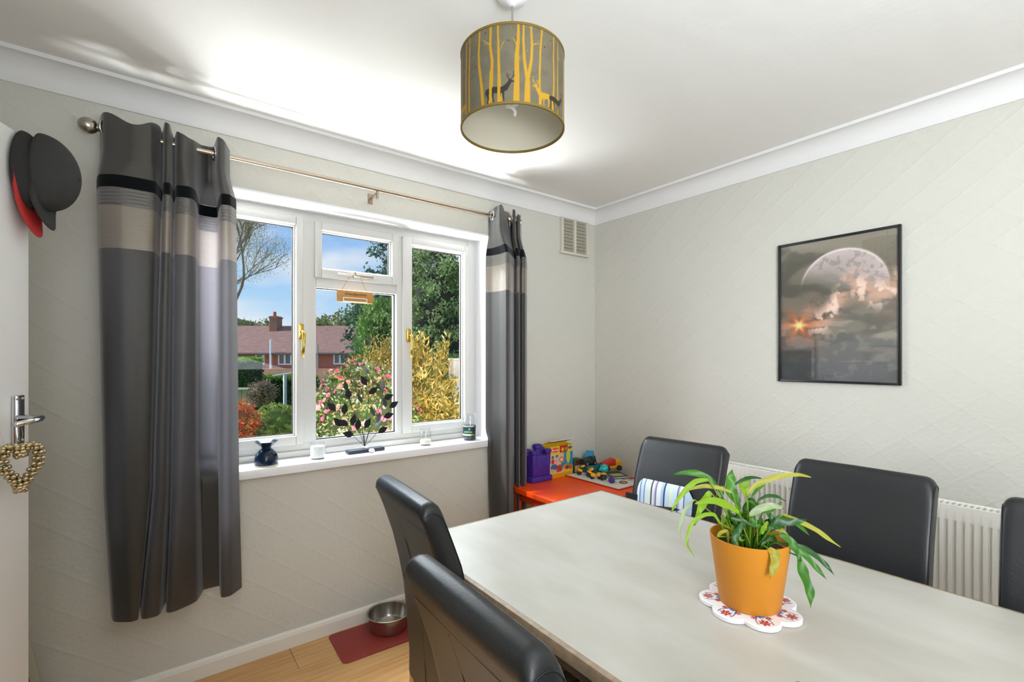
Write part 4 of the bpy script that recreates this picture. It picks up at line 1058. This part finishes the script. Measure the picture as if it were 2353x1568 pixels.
MB().tube([(LX, LY, S1), (LX, LY, ZC - .03)], .0028, 8).build('flex', mat('flex', '8C877E', .5), lamp)
m = MB(); m.lathe([(.048, ZC), (.048, ZC - .008), (.040, ZC - .022), (.016, ZC - .032), (.006, ZC - .040), (0, ZC - .040)], (LX, LY, 0), 40); m.build('ceiling_rose', GLOSSW, lamp, smooth='auto')

# ================================================================== DOOR, CAPS, HEART
dd_ = Vector((.367, .930, 0)).normalized(); da = math.atan2(dd_.y, dd_.x)
DE = Vector((-2.881, -.416, 0)); DL = .78; DH = DE - dd_ * DL
door = thing('door_1', 'white painted interior door standing open at the left', None, (DH.x, DH.y, 0), da, kind='structure')
m = MB(); m.box((0, 0, .008), (DL, .040, 1.998)); m.build('door_leaf', DOORW, door, world=False, bevel=.003)
hxp = DL - .052
m = MB(); m.box((hxp - .021, -.009, 1.105), (hxp + .021, 0, 1.245)); hpz = m.build('door_handle', CHROME, door, world=False, bevel=.004)
m = MB(); m.tube([(hxp, -.006, 1.178), (hxp, -.052, 1.178), (hxp - .006, -.060, 1.179), (hxp - .02, -.064, 1.178), (hxp - .105, -.060, 1.172)], [.010, .009, .010, .009, .007], 12); m.build('lever', CHROME, hpz, world=False, smooth=True)
m = MB(); [m.ball((hxp + a, -.009, z), .004, 8, 5) for a in (-.011, .011) for z in (1.115, 1.235)]; m.build('screw', BRUSH, hpz, world=False, smooth=True)
m = MB()
for y0, y1 in ((-1.96, -1.92), (-1.12, -1.08)): m.box((XL - .1, y0, 0), (XL + .012, y1, 2.07))
m.box((XL - .1, -1.92, 2.03), (XL + .012, -1.12, 2.07)); struct(m.build('trim_3', DOORW, bevel=.003))

# baseball caps hung over the door hook: local frame on the room face near the free edge
MD = Matrix.Translation(DH) @ Matrix.Rotation(da, 4, 'Z')
def cap(name, label, c, dims, crown, brim_top, brim_under, extra):
    """c = local centre on the door (x along the leaf, y out of the face is negative, z up)."""
    rx, ry, rz_, bl, bo = dims
    root = thing(name, label, 'cap', MD @ Vector(c), da)
    m = MB()
    def dome(u, v_):
        a = u * 2 * PI; b = v_ * PI / 2; r_ = math.cos(b)
        return Vector((rx * r_ * math.cos(a), -ry * math.sin(b), rz_ * r_ * math.sin(a) - .012 * math.sin(b)))
    m.grid(dome, 40, 14, closeu=True); cw = m.build('crown', crown, root, world=False, smooth=True, fix=False, solid=.003)
    m = MB()
    for k in range(6):
        a = (k * PI / 3 + .3) / (2 * PI); m.tube([dome(a % 1, j / 10) * 1.008 for j in range(11)], .001, 5)
    m.ball(dome(0, 1), .006, 8, 6); m.build('seam', brim_top, cw, world=False, smooth=True)
    m = MB()
    def brim(u, v_):
        a = PI + u * PI; k = max(0, -math.sin(a)) ** .5
        return Vector((rx * .98 * math.cos(a) * (1 - .10 * v_), -.010 - bo * v_ + .03 * math.cos(a) ** 2 * v_, rz_ * .98 * math.sin(a) - bl * v_ * k))
    m.grid(brim, 24, 8); bb = m.build('brim', brim_under, root, world=False, smooth=True, fix=False, solid=.004)
    m = MB(); m.tube([brim(i / 24, 1) for i in range(25)], .0022, 6); m.build('brim_edge', brim_top, bb, world=False, smooth=True)
    for nm_, M_, loc_, r_ in extra:
        m = MB(); m.ball(Vector(loc_), r_, 8, 6); m.build(nm_, M_, root, world=False, smooth=True)
    return root
CB = mat('cap_black_cloth', '2B2B29', .8, var=.1, vscale=40, bump=.1, bscale=300); CR = mat('cap_red_cloth', 'A8201C', .7); CK = mat('cap_dark_cloth', '1E1C1C', .8); SIL = mat('silver_sticker', 'D8D8DC', .3, metal=.6)
cap('baseball_cap', 'black and red baseball cap hanging against the door, red brim showing', (DL - .030, -.008, 1.895), (.062, .045, .112, .080, .022), CK, CR, CR, [('eyelet_stud', SIL, (.02, -.034, .085), .005)])
cap('baseball_cap', 'plain dark grey baseball cap hanging outermost over the red one', (DL - .012, -.040, 1.900), (.062, .088, .112, .058, .012), CB, CB, CB, [('buckle', SIL, (.020, -.068, -.058), .008)])
# beaded heart on the handle
hc = MD @ Vector((hxp - .072, -.052, 1.062))
heart = thing('beaded_heart', 'gold metal bell heart hanging from the door handle', 'decoration', hc, R(18))
me = None; rnd = random.Random(2)
BG = mat('aged_gold_bead', 'BFB08C', .22, metal=.95)
for k in range(34):
    t_ = 2 * PI * k / 34; hx_ = .036 * math.sin(t_) ** 3; hz_ = .060 * (13 * math.cos(t_) - 5 * math.cos(2 * t_) - 2 * math.cos(3 * t_) - math.cos(4 * t_)) / 14
    for q in range(5):
        a = q * 2 * PI / 5 + (k % 2) * .6; c_ = Vector((hx_ + .0095 * math.cos(a), .0095 * math.sin(a), hz_ + rnd.uniform(-.002, .002)))
        if me is None:
            m = MB(); m.ball((0, 0, 0), .0066, 10, 7); o = m.build('bead', BG, heart, world=False, smooth=True); me = o.data
        else:
            o = bpy.data.objects.new('bead', me); COL.objects.link(o); o.parent = heart
        o.location = c_
m = MB(); m.tube([(0, 0, .045), (.004, .0, .080), (0, .004, .118), (-.004, 0, .080)], .001, 5, closed=True); m.build('hanging_loop', mat('jute', '9A8A6A', .9), heart, world=False)
# bag standing in the dark corner behind the door
bp_ = Vector((-2.962, -.135, 0))
bag = thing('carrier_bag', 'crumpled white bag with dark red edge in corner behind door', 'bag', bp_)
rnd = random.Random(6)
def bagfn(u, v_):
    a = u * 2 * PI; r_ = .105 * (1 - .72 * v_) + .012 * math.sin(a * 5 + v_ * 4) + .006 * math.sin(a * 11)
    return (r_ * math.cos(a), r_ * .75 * math.sin(a), v_ * .46 + .015 * math.sin(a * 4) * v_)
m = MB(); m.grid(bagfn, 40, 14, closeu=True); m.build('bag_body', mat('white_plastic', 'B9B8A4', .5, trans=.2), bag, world=False, smooth=True, fix=False)
m = MB(); m.grid(lambda u, v_: (.085 + .055 * v_ * (1 - u * .9) - .06 * u, -.03 + .03 * v_, .01 + u * .34), 10, 4); m.build('red_panel', mat('dull_red', '7A2E26', .6), bag, world=False, solid=.004)

# ================================================================== SILL ORNAMENTS
SZ = .856
ob = thing('oil_burner', 'navy glazed ceramic oil burner with flared dish on window sill', 'oil burner', (-2.168, .035, SZ))
NV = mat('navy_glaze', '10243A', .2, spec=.4)
m = MB(); m.lathe([(0, .002), (.046, .002), (.050, .010), (.049, .035), (.043, .055), (.030, .070), (.020, .078), (.020, .086), (.030, .096), (.044, .107), (.048, .111), (.046, .112), (.030, .102), (.012, .096), (0, .095)], (0, 0, 0), 40); m.build('body', NV, ob, world=False, smooth='auto')
m = MB(); m.lathe([(0, 0), (.051, 0), (.052, .004), (.048, .006), (0, .006)], (0, 0, 0), 40); m.build('foot_ring', mat('bare_clay', 'D8C4A8', .7), ob, world=False)
m = MB(); m.tube([(.035, -.033, .05), (.033, -.036, .05)], .006, 10); m.build('air_hole', mat('hole_black', '050505', .9), ob, world=False)
JG = glass_mat('jar_glass', (.975, .985, .985), 1.0, .02)
def jar(name, label, loc, r, h, neck, wax, waxh, waxz=0.004, cat='candle', group=None):
    t = thing(name, label, cat, loc, group=group)
    m = MB(); m.lathe([(0, 0), (r * .9, 0), (r, .006), (r, h * .72), (r * .93, h * .80), (neck, h * .84), (neck, h * .97), (neck * 1.03, h), (neck * .94, h), (neck * .94, h * .85), (r * .9, h * .74), (r * .95, .008), (0, .006)], (0, 0, 0), 32)
    m.build('glass_jar', JG, t, world=False, smooth='auto')
    m = MB(); m.lathe([(0, waxz + .003), (r * .93, waxz + .003), (r * .93, waxz + waxh), (0, waxz + waxh)], (0, 0, 0), 28); m.build('wax', wax, t, world=False, smooth='auto')
    return t
jar('candle_jar', 'white candle in a short frosted glass jar left of the metal tree', (-1.938, .045, SZ), .036, .082, .031, mat('white_wax', 'E6E8E4', .5), .058, group='candles on the sill')
jar('candle_jar', 'nearly burnt out pale candle jar right of the metal tree', (-1.345, .055, SZ), .033, .094, .028, mat('cream_wax', 'D8D4BC', .5), .026, group='candles on the sill')
t = jar('candle_jar', 'large candle jar with dark wax and green label at the right end', (-1.050, .050, SZ), .042, .158, .036, mat('dark_wax', '2A3A44', .4), .085, group='candles on the sill')
nu, nv = 60, 40; U, V = np.meshgrid(np.linspace(0, 1, nu + 1), np.linspace(0, 1, nv + 1))
C = np.zeros(U.shape + (3,)) + np.array(lin('1E3038')); C = lay(C, (np.abs(V - .93) < .05) * 1., 'C8D2C4'); C = lay(C, (((U - .5) / .36) ** 2 + ((V - .42) / .12) ** 2 < 1) * (V > .36) * 1., '5FA868')
C = lay(C, (((U - .62) / .08) ** 2 + ((V - .70) / .08) ** 2 < 1) * 1., '9AB0C0'); C = lay(C, (np.abs(V - .19) < .07) * (U < .78) * 1., 'DCD8C0'); C = lay(C, (np.abs(V - .19) < .075) * (U > .78) * 1., 'A88A3C')
m = MB(); a0 = math.atan2(-.607 * -1 - 1.2, -.8); a0 = math.atan2(CAM.y - .045, CAM.x + 1.05)
m.grid(lambda u, v_: (.0425 * math.cos(a0 - .3 + (u - .5) * 1.9), .0425 * math.sin(a0 - .3 + (u - .5) * 1.9), .022 + .068 * v_), nu, nv)
m.build('paper_label', mat('candle_label', 'FFFFFF', .5, attr='paint'), t, world=False, cols=np.c_[C.reshape(-1, 3), np.ones(U.size)], fix=False)
# metal tree candle holder
mt = thing('metal_tree', 'black metal tree ornament with leaves on a slate block', 'ornament', (-1.69, .065, SZ))
BK = mat('black_iron', '121214', .45, metal=.3)
m = MB(); m.box((-.098, -.024, 0), (.098, .024, .018), Matrix.Rotation(R(2), 4, 'Z')); m.build('base_block', mat('slate_block', '252A3A', .4), mt, world=False, bevel=.002)
KT = 2.50 / F_PX
def tp(px, py, y_=0): 
    # ornament drawn in the plane of the window, so positions come from the wall-plane projection
    d_ = FW + RT * ((px - 1176.5) / F_PX); tt = (.065 + y_ - CAM.y) / d_.y
    return Vector((CAM.x + d_.x * tt + 1.69, y_, CAM.z - (py - Y0) / F_PX * tt - SZ))
root_px = (838, 1025)
BR = [[(838, 1026), (826, 995), (800, 965), (770, 935)], [(838, 1026), (832, 985), (808, 935), (795, 900), (797, 885)], [(838, 1026), (838, 985), (845, 940), (848, 890), (843, 855)], [(838, 1026), (848, 990), (865, 955), (878, 920), (880, 888)], [(838, 1026), (862, 1000), (880, 965), (900, 935), (912, 925)], [(838, 1026), (815, 1005), (800, 985), (790, 975)], [(838, 1026), (834, 1000), (832, 975)], [(838, 1026), (846, 1000), (850, 985)]]
for i, b in enumerate(BR):
    m = MB(); m.tube(catmull([tuple(tp(px, py, .012 * math.sin(i * 2.1) * min(1, k))) for k, (px, py) in enumerate(b)], 5), .0013, 6); m.build('branch', BK, mt, world=False, smooth=True)
LV = [(762, 935, 135), (776, 970, 130), (792, 940, 85), (788, 972, 150), (800, 905, 100), (800, 998, 165), (812, 965, 75), (823, 975, 85), (836, 875, 120), (858, 898, 35), (845, 973, 60), (893, 912, 20), (905, 930, 30), (893, 955, 15), (880, 988, 25), (795, 888, 100), (827, 916, 115), (880, 885, 85), (884, 925, 100), (856, 945, 110), (840, 850, 130), (870, 960, 75), (870, 975, 50)]
for i, (px, py, an) in enumerate(LV):
    c_ = tp(px, py, .012 * math.sin(i * 1.7)); d_ = Vector((math.cos(R(an)), 0, math.sin(R(an)))); s = Vector((-d_.z, 0, d_.x)); L_ = .052; W = .019
    if i >= 15: s = (s * .35 + Vector((0, .9, 0))).normalized()
    m = MB(); n = Vector((0, 1, 0)); pts = [c_ - d_ * L_ * .6, c_ - d_ * L_ * .25 + s * W * .8, c_ + s * W * .9, c_ + d_ * L_ * .3 + s * W * .5, c_ + d_ * L_ * .6, c_ + d_ * L_ * .3 - s * W * .5, c_ - s * W * .9, c_ - d_ * L_ * .25 - s * W * .8]
    m.quad(*pts); m.build('leaf', BK, mt, world=False, solid=.0012, fix=False)
m = MB(); m.lathe([(0, .018), (.014, .018), (.016, .024), (.012, .030), (0, .030)], (.002, 0, 0), 16); m.build('joint', mat('white_metal_flower', 'DADADF', .4), mt, world=False, smooth=True)
m = MB(); m.ball((0, 0, .0), (.016, .015, .011), 14, 10); m.build('wax_pebble', mat('rose_quartz', 'E6D8D6', .35, trans=.2), None) 
pb = bpy.data.objects['wax_pebble']; pb.location = (-1.672, .024, SZ + .011); pb.name = 'quartz_pebble'; tag(pb, 'pale pink rounded crystal pebble in front of the slate block', 'pebble')

# wooden sign hung from the stay
sg = thing('wooden_sign', 'small wooden plaque with white outlined box hung from window stay', 'sign', (-1.743, .068, 1.667))
WD = mat('sign_wood', 'B5813E', .6, var=.08, vscale=30, stretch=(.3, 1, 3))
B((-1.838, .064, 1.640), (-1.648, .071, 1.700), 'plaque', WD, sg, bevel=.003)
m = MB(); frame_rect(m, -1.808, -1.682, 1.643, 1.665, .0035, .061, .0645); m.build('white_outline', GLOSSW, sg)
m = MB(); m.tube([(-1.815, .066, 1.699), (-1.772, .066, 1.778), (-1.745, .066, 1.785), (-1.715, .066, 1.778), (-1.685, .066, 1.699)], .0011, 5); m.build('string', mat('twine', 'B08A5A', .8), sg)
def text(s, size, name, parent, loc, rot, m, ext=.0003, shear=0):
    cu = bpy.data.curves.new(name, 'FONT'); cu.body = s; cu.size = size; cu.align_x = 'CENTER'; cu.align_y = 'CENTER'; cu.extrude = ext; cu.shear = shear
    cu.materials.append(m); tmp = bpy.data.objects.new('tmp', cu); COL.objects.link(tmp); bpy.context.view_layer.update()
    me = bpy.data.meshes.new_from_object(tmp.evaluated_get(bpy.context.evaluated_depsgraph_get())); bpy.data.objects.remove(tmp); bpy.data.curves.remove(cu)
    o = bpy.data.objects.new(name, me); COL.objects.link(o); o.parent = parent; o.location = loc; o.rotation_euler = rot
    return o
sg.location = (CAM.x + (-1.743 - CAM.x) * 1.0235, .126, CAM.z + (1.667 - CAM.z) * 1.0235)
for q in sg.children:
    for v_ in q.data.vertices: v_.co *= 1.0235
text('Grandparents', .021, 'lettering', sg, Vector((0, -.0048, .0174)), (R(90), 0, 0), mat('burnt_ink', '4A2E1A', .8), shear=.4)

# ================================================================== DOG BOWL AND MAT
mt_ = thing('feeding_mat', 'red rubber feeding mat on the laminate floor by skirting', 'mat', (-1.70, -.165, 0), R(-2))
def rrect(w, d, r, n=6):
    out = []
    for cx_, cy_, a0 in ((w - r, d - r, 0), (-w + r, d - r, 90), (-w + r, -d + r, 180), (w - r, -d + r, 270)):
        out += [(cx_ + r * math.cos(R(a0 + 90 * i / n)), cy_ + r * math.sin(R(a0 + 90 * i / n))) for i in range(n + 1)]
    return out
m = MB(); m.prism(rrect(.215, .132, .025), 0, .005, 'z'); m.build('rubber_sheet', mat('red_rubber', '8E2A24', .5, bump=.1, bscale=200), mt_, world=False, bevel=.0015)
bw = thing('pet_bowl', 'stainless steel pet bowl on the red mat', 'bowl', (-1.645, -.135, .005))
m = MB(); m.lathe([(0, .004), (.083, .004), (.088, 0), (.092, .004), (.094, .02), (.100, .072), (.106, .076), (.108, .079), (.105, .081), (.098, .077), (.090, .02), (.084, .010), (0, .009)], (0, 0, 0), 56); m.build('bowl', mat('stainless', 'B4B0A8', .24, metal=1), bw, world=False, smooth='auto')

# ================================================================== PLAY TABLE AND TOYS
OZ = .57
pt = thing('play_table', 'bright orange plastic children play table in the room corner', 'table', (-.45, -.34, 0))
OR = mat('orange_plastic', 'F04C0A', .32, spec=.5)
def outline():
    x0, x1, y0, y1 = -.84, -.125, -.645, -.022; out = []
    for cx_, cy_, a0, r in ((x1 - .04, y1 - .04, 0, .04), (x0 + .13, y1 - .13, 90, .13), (x0 + .05, y0 + .05, 180, .05), (x1 - .05, y0 + .05, 270, .05)):
        out += [(cx_ + r * math.cos(R(a0 + 90 * i / 8)), cy_ + r * math.sin(R(a0 + 90 * i / 8))) for i in range(9)]
    return out
MB().prism(outline(), OZ - .035, OZ, 'z').build('tabletop', OR, pt, bevel=.008, seg=3)
m = MB(); m.box((-.80, -.61, OZ - .09), (-.16, -.06, OZ - .034)); m.build('skirt', mat('orange_plastic_dark', 'C8380A', .4), pt, bevel=.01)
for x in (-.79, -.18):
    for y_ in (-.60, -.09): MB().tube([(x, y_, 0), (x + (.01 if x < -.5 else -.01), y_, OZ - .05)], [.022, .030], 14).build('leg', OR, pt, smooth='auto')
# purple castle bucket
cs = thing('castle_mould', 'purple plastic castle-shaped sand bucket at left of play table', 'toy', (-.625, -.083, OZ))
PU = mat('purple_plastic', '43288A', .4)
m = MB(); m.box((-.085, -.052, 0), (.085, .052, .035)); m.build('base', PU, cs, world=False, bevel=.006)
m = MB(); m.box((-.072, -.045, .034), (.072, .045, .165)); m.build('body', PU, cs, world=False, bevel=.008)
for x, y_ in ((-.058, -.035), (.058, -.035), (-.058, .032), (.058, .032)):
    m = MB(); m.lathe([(.017, .10), (.018, .175), (.024, .180), (.024, .198), (.019, .200), (.015, .196), (.014, .18), (0, .178)], (x, y_, 0), 18); m.build('turret', PU, cs, world=False, smooth='auto')
m = MB(); m.lathe([(.024, .16), (.025, .205), (.031, .210), (.031, .228), (.026, .230), (.021, .226), (.020, .21), (0, .208)], (0, .0, 0), 20); m.build('turret', PU, cs, world=False, smooth='auto')
# craft box
bx = thing('craft_box', 'yellow printed modelling dough carton with open lid on play table', 'box', (-.435, -.075, OZ))
W_, D_, H_ = .205, .062, .225
CBX = mat('box_yellow', 'E8B820', .45); CW = mat('card_white', 'E8E8E6', .6)
m = MB(); m.box((-W_ / 2, -D_ / 2, 0), (-W_ / 2 + .002, D_ / 2, H_ - .02)); m.box((W_ / 2 - .002, -D_ / 2, 0), (W_ / 2, D_ / 2, H_ - .02)); m.box((-W_ / 2, D_ / 2 - .002, 0), (W_ / 2, D_ / 2, H_ - .01)); m.box((-W_ / 2, -D_ / 2, 0), (W_ / 2, -D_ / 2 + .002, H_ - .02)); m.box((-W_ / 2, -D_ / 2, 0), (W_ / 2, D_ / 2, .002))
m.build('carton', CBX, bx, world=False)
M = Matrix.Translation((0, D_ / 2 - .002, H_ - .01)) @ Matrix.Rotation(R(-22), 4, 'X')
MB().box((-W_ / 2, -.062, .0), (W_ / 2, 0, .002), M).build('lid_flap', CBX, bx, world=False)
MB().box((-W_ / 2 + .005, -.080, -.003), (W_ / 2 - .005, -.062, .0), M).build('tuck_flap', CW, bx, world=False)
nu, nv = 96, 104; U, V = np.meshgrid(np.linspace(0, 1, nu + 1), np.linspace(0, 1, nv + 1))
C = np.zeros(U.shape + (3,)) + np.array(lin('E8B820'))
C = lay(C, ((U > .42) & (U < .78) & (V > .77)) * 1., 'B8281C'); C = lay(C, ((U > .60) & (V < .77) & (V > .3)) * 1., '2E8AB0'); C = lay(C, ((U < .60) & (V < .74) & (V > .14)) * 1., 'C9BCB0')
for (x, y_, rx, ry, c_) in [(.55, .87, .06, .06, 'E8B820'), (.70, .87, .05, .06, '7FA832'), (.88, .90, .10, .05, '2E6A90'), (.12, .66, .06, .05, '4A7A5A'), (.3, .68, .07, .05, '5A8A5A'), (.5, .55, .12, .10, 'E07A3A'), (.5, .55, .06, .05, 'F0C8A0'), (.12, .52, .07, .09, 'C83A30'), (.27, .5, .09, .10, 'E8A08A'), (.80, .62, .09, .22, 'C8C83A'), (.18, .34, .16, .10, '3A6A9A'), (.42, .28, .14, .12, 'B8381C'), (.12, .22, .08, .07, 'D8B83A'), (.55, .38, .08, .09, '2E8AA0'), (.72, .30, .14, .10, 'D07A20'), (.76, .27, .08, .06, '5A4A6A'), (.9, .26, .08, .08, 'C85A20'), (.33, .2, .06, .05, 'D83A28')]:
    C = lay(C, np.clip((1 - ((U - x) / rx) ** 2 - ((V - y_) / ry) ** 2) * 6, 0, 1), c_)
C = lay(C, (V < .13) * 1., 'DFA21A'); C = lay(C, ((V > .03) & (V < .10) & (np.sin(U * 90) > -.2) & (U > .06) & (U < .9)) * .5, 'B87A14')
C = lay(C, np.clip((1 - ((U - .23) / .17) ** 2 - ((V - .88) / .075) ** 2) * 6, 0, 1), 'D8303A')
m = MB(); m.grid(lambda u, v_: (-W_ / 2 + W_ * u, -D_ / 2 - .0006, (H_ - .02) * v_), nu, nv)
m.build('front_print', mat('carton_print', 'FFFFFF', .4, attr='paint'), bx, world=False, cols=np.c_[C.reshape(-1, 3), np.ones(U.size)], fix=False)
text('Play-Doh', .017, 'lettering', bx, (-W_ / 2 + W_ * .23, -D_ / 2 - .0012, .180), (R(90), 0, 0), mat('white_ink', 'FFFFFF', .5))
# small photo box behind
sb = thing('small_box', 'small dark box with printed picture beside the yellow carton', 'box', (-.285, -.085, OZ + .006))
MB().box((-.035, -.03, 0), (.035, .03, .09)).build('box_body', mat('box_green_dark', '3A4A34', .6), sb, world=False, bevel=.002)
B((-.034, -.032, .006), (.012, -.03, .05), 'picture_panel', mat('box_peach', 'C8A078', .6), sb, world=False); B((-.028, -.033, .055), (.03, -.03, .085), 'dark_panel', mat('box_maroon', '5A241C', .6), sb, world=False)
# board with red edge
bd = thing('play_board', 'large white board with red border under the pile of toys', 'board', (-.30, -.32, OZ))
Mb = Matrix.Rotation(R(1), 4, 'Z')
MB().box((-.10, -.235, 0), (.165, .215, .005), Mb).build('red_edge', mat('board_red', 'B8201C', .4), bd, world=False, bevel=.001)
MB().box((-.092, -.227, .005), (.157, .207, .0065), Mb).build('white_face', mat('board_white', 'DAD8CC', .5), bd, world=False)
BZ = OZ + .0068
def slab(name, label, loc, rz, w_, d_, h_, c_, c2=None):
    t = thing(name, label, 'book', loc, R(rz), 'magazines and papers on the toy board')
    MB().box((-w_ / 2, -d_ / 2, 0), (w_ / 2, d_ / 2, h_)).build('pages', mat('paper_edge', 'C8C6BE', .7), t, world=False)
    MB().box((-w_ / 2, -d_ / 2, h_), (w_ / 2, d_ / 2, h_ + .0012)).build('cover', mat('cover_' + c_, c_, .3), t, world=False)
    if c2: MB().box((-w_ * .3, -d_ * .3, h_ + .0012), (w_ * .35, d_ * .1, h_ + .0018)).build('cover_picture', mat('cover_' + c2, c2, .3), t, world=False)
slab('magazine', 'black magazine lying under the toy trucks at the back', (-.205, -.155, BZ), 8, .16, .20, .010, '22302C', '8A9A98')
slab('magazine', 'dark magazine with pale blue and green cover picture', (-.19, -.35, BZ + .012), -20, .13, .15, .006, '2A3A44', '8FB86A')
slab('magazine', 'plain white paper pad near the front of the board', (-.245, -.385, BZ), 25, .11, .10, .004, 'E4E2E0')
slab('magazine', 'red booklet near the chair at the board corner', (-.155, -.44, BZ), 5, .05, .07, .008, 'B01A1C')
# tipper truck
def wheel(m, x, y_, z, r, w_=.014): m.tube([(x, y_ - w_ / 2, z), (x, y_ + w_ / 2, z)], r, 16)
def truck(name, label, loc, rz, body, tipper, hub, s=1.0, kind='tipper', group=None):
    t = thing(name, label, 'toy', loc, R(rz), group)
    m = MB(); m.box((-.07 * s, -.028 * s, .016 * s), (.07 * s, .028 * s, .034 * s)); m.build('chassis', body[1], t, world=False, bevel=.003)
    m = MB(); m.prism([(.022 * s, .034 * s), (.068 * s, .034 * s), (.066 * s, .055 * s), (.052 * s, .078 * s), (.022 * s, .078 * s)], -.027 * s, .027 * s, 'y'); m.build('cab', body[0], t, world=False, bevel=.003)
    if kind == 'tipper':
        m = MB(); m.prism([(-.075 * s, .040 * s), (.018 * s, .040 * s), (.020 * s, .085 * s), (.0 * s, .080 * s), (-.070 * s, .062 * s)], -.03 * s, .03 * s, 'y', Matrix.Translation((0, 0, 0)) @ Matrix.Rotation(R(-8), 4, 'Y')); m.build('tipper_body', tipper, t, world=False, bevel=.003)
    else:
        m = MB(); m.box((-.066 * s, -.03 * s, .034 * s), (.02 * s, .03 * s, .058 * s)); m.tube([(-.05 * s, -.02 * s, .066 * s), (.02 * s, -.02 * s, .072 * s)], .004 * s, 6); m.tube([(-.05 * s, .02 * s, .066 * s), (.02 * s, .02 * s, .072 * s)], .004 * s, 6); m.build('load_bed', tipper, t, world=False, bevel=.003)
    for x in (-.045, .045):
        for sg_ in (-1, 1):
            m = MB(); wheel(m, x * s, sg_ * .031 * s, .019 * s, .019 * s); wv = m.build('wheel', mat('toy_tyre', '1C1C1E', .6), t, world=False, smooth='auto')
            m = MB(); wheel(m, x * s, sg_ * .039 * s, .019 * s, .009 * s, .003); m.build('hub', hub, wv, world=False)
    return t
DG = mat('toy_dark_green', '1E3A36', .4); TL = mat('toy_teal', '1F6E78', .4); BL = mat('toy_blue', '1E88B8', .35); OG = mat('toy_orange', 'E8641C', .4); YL = mat('toy_yellow', 'E8A21C', .4); RD = mat('toy_red', 'C8241C', .4); TQ = mat('toy_turquoise', '3CC8C0', .35)
tt = thing('toy_tray', 'dark teal plastic toy tub holding vehicles at the back', 'toy', (-.215, -.155, BZ + .0112), R(-8))
m = MB(); m.box((-.065, -.05, 0), (.065, .05, .004)); m.box((-.065, -.05, 0), (-.061, .05, .045)); m.box((.061, -.05, 0), (.065, .05, .045)); m.box((-.065, -.05, 0), (.065, -.046, .045)); m.box((-.065, .046, 0), (.065, .05, .045)); m.build('tub', TL, tt, world=False, bevel=.002)
B((-.064, -.049, .040), (.064, .049, .044), 'tub_fill', DG, tt, world=False)
TZ2 = BZ + .0112 + .045
truck('toy_truck', 'dark green toy off-road truck with orange wheels atop the pile', (-.243, -.17, TZ2), -10, (DG, DG), DG, OG, .72, 'flat', 'toy vehicles in the corner pile')
truck('toy_truck', 'bright blue toy tipper lifted at the back of the pile', (-.155, -.095, TZ2), 35, (BL, DG), BL, mat('toy_grey', '8A8A90', .5), .85, 'tipper', 'toy vehicles in the corner pile')
truck('toy_truck', 'yellow and red toy crane truck at right of the pile', (-.095, -.24, BZ + .013), -25, (YL, YL), RD, mat('toy_hub_dark', '3A3A48', .5), .95, 'tipper', 'toy vehicles in the corner pile')
tl = thing('toy_boulder', 'turquoise lumpy plastic toy in front of the teal tub', 'toy', (-.198, -.262, BZ + .0115))
rnd = random.Random(12); m = MB(); m.ball((0, 0, .026), (.036, .030, .024), 9, 6); m.v = [(x + rnd.gauss(0, .0025), y_ + rnd.gauss(0, .0025), max(0, z + rnd.gauss(0, .0025))) for x, y_, z in m.v]; m.box((-.02, -.015, .040), (.018, .012, .054)); m.build('shell', TQ, tl, world=False)
pbp = thing('purple_ball', 'small purple toy ball with point at front of the board', 'toy', (-.315, -.43, BZ))
m = MB(); m.lathe([(0, 0), (.012, .001), (.020, .010), (.021, .018), (.016, .028), (.008, .033), (0, .040)], (0, 0, 0), 18); m.build('ball', PU, pbp, world=False, smooth=True)
rg = thing('toy_ring', 'thin brown and white plastic ring lying on the board', 'toy', (-.255, -.475, BZ + .003))
m = MB(); m.tube([(.022 * math.cos(a), .022 * math.sin(a), 0) for a in [2 * PI * i / 30 for i in range(30)]], .003, 8, closed=True); m.build('ring', mat('ring_brown', '8A4A34', .4), rg, world=False, smooth=True)
GRT = mat('tub_dark', '23262A', .5)
labs = ['small yellow-lidded dark toy pot at left rear of the cluster', 'yellow-lidded toy pot next to the small box', 'yellow-lidded toy pot tipped in the middle of the cluster', 'yellow-lidded toy pot nearest the teal tub', 'yellow-lidded toy pot at cluster front left', 'yellow-lidded toy pot in front of the turquoise toy', 'largest yellow-lidded toy pot nearest the purple ball']
for i, (x, y_, z, tx, ty, s) in enumerate([(-.33, -.165, 0, .2, .1, 1.0), (-.305, -.185, .028, -.3, .2, .9), (-.325, -.24, 0, .3, -.3, 1.0), (-.275, -.235, .012, .1, .4, 1.0), (-.335, -.285, 0, -.2, .5, .95), (-.295, -.315, 0, .5, 0, 1.0), (-.315, -.365, 0, -.5, .3, 1.2)]):
    t = thing('toy_pot', labs[i], 'toy', (x, y_, BZ + z + .004), 0, 'yellow-lidded toy pots'); t.rotation_euler = (tx, ty, i)
    m = MB(); m.lathe([(0, 0), (.014 * s, 0), (.017 * s, .026 * s), (0, .026 * s)], (0, 0, 0), 16); m.build('tub', GRT, t, world=False, smooth='auto')
    m = MB(); m.lathe([(.0185 * s, .024 * s), (.0185 * s, .032 * s), (.014 * s, .036 * s), (0, .037 * s)], (0, 0, 0), 16); m.build('lid', YL, t, world=False, smooth='auto')
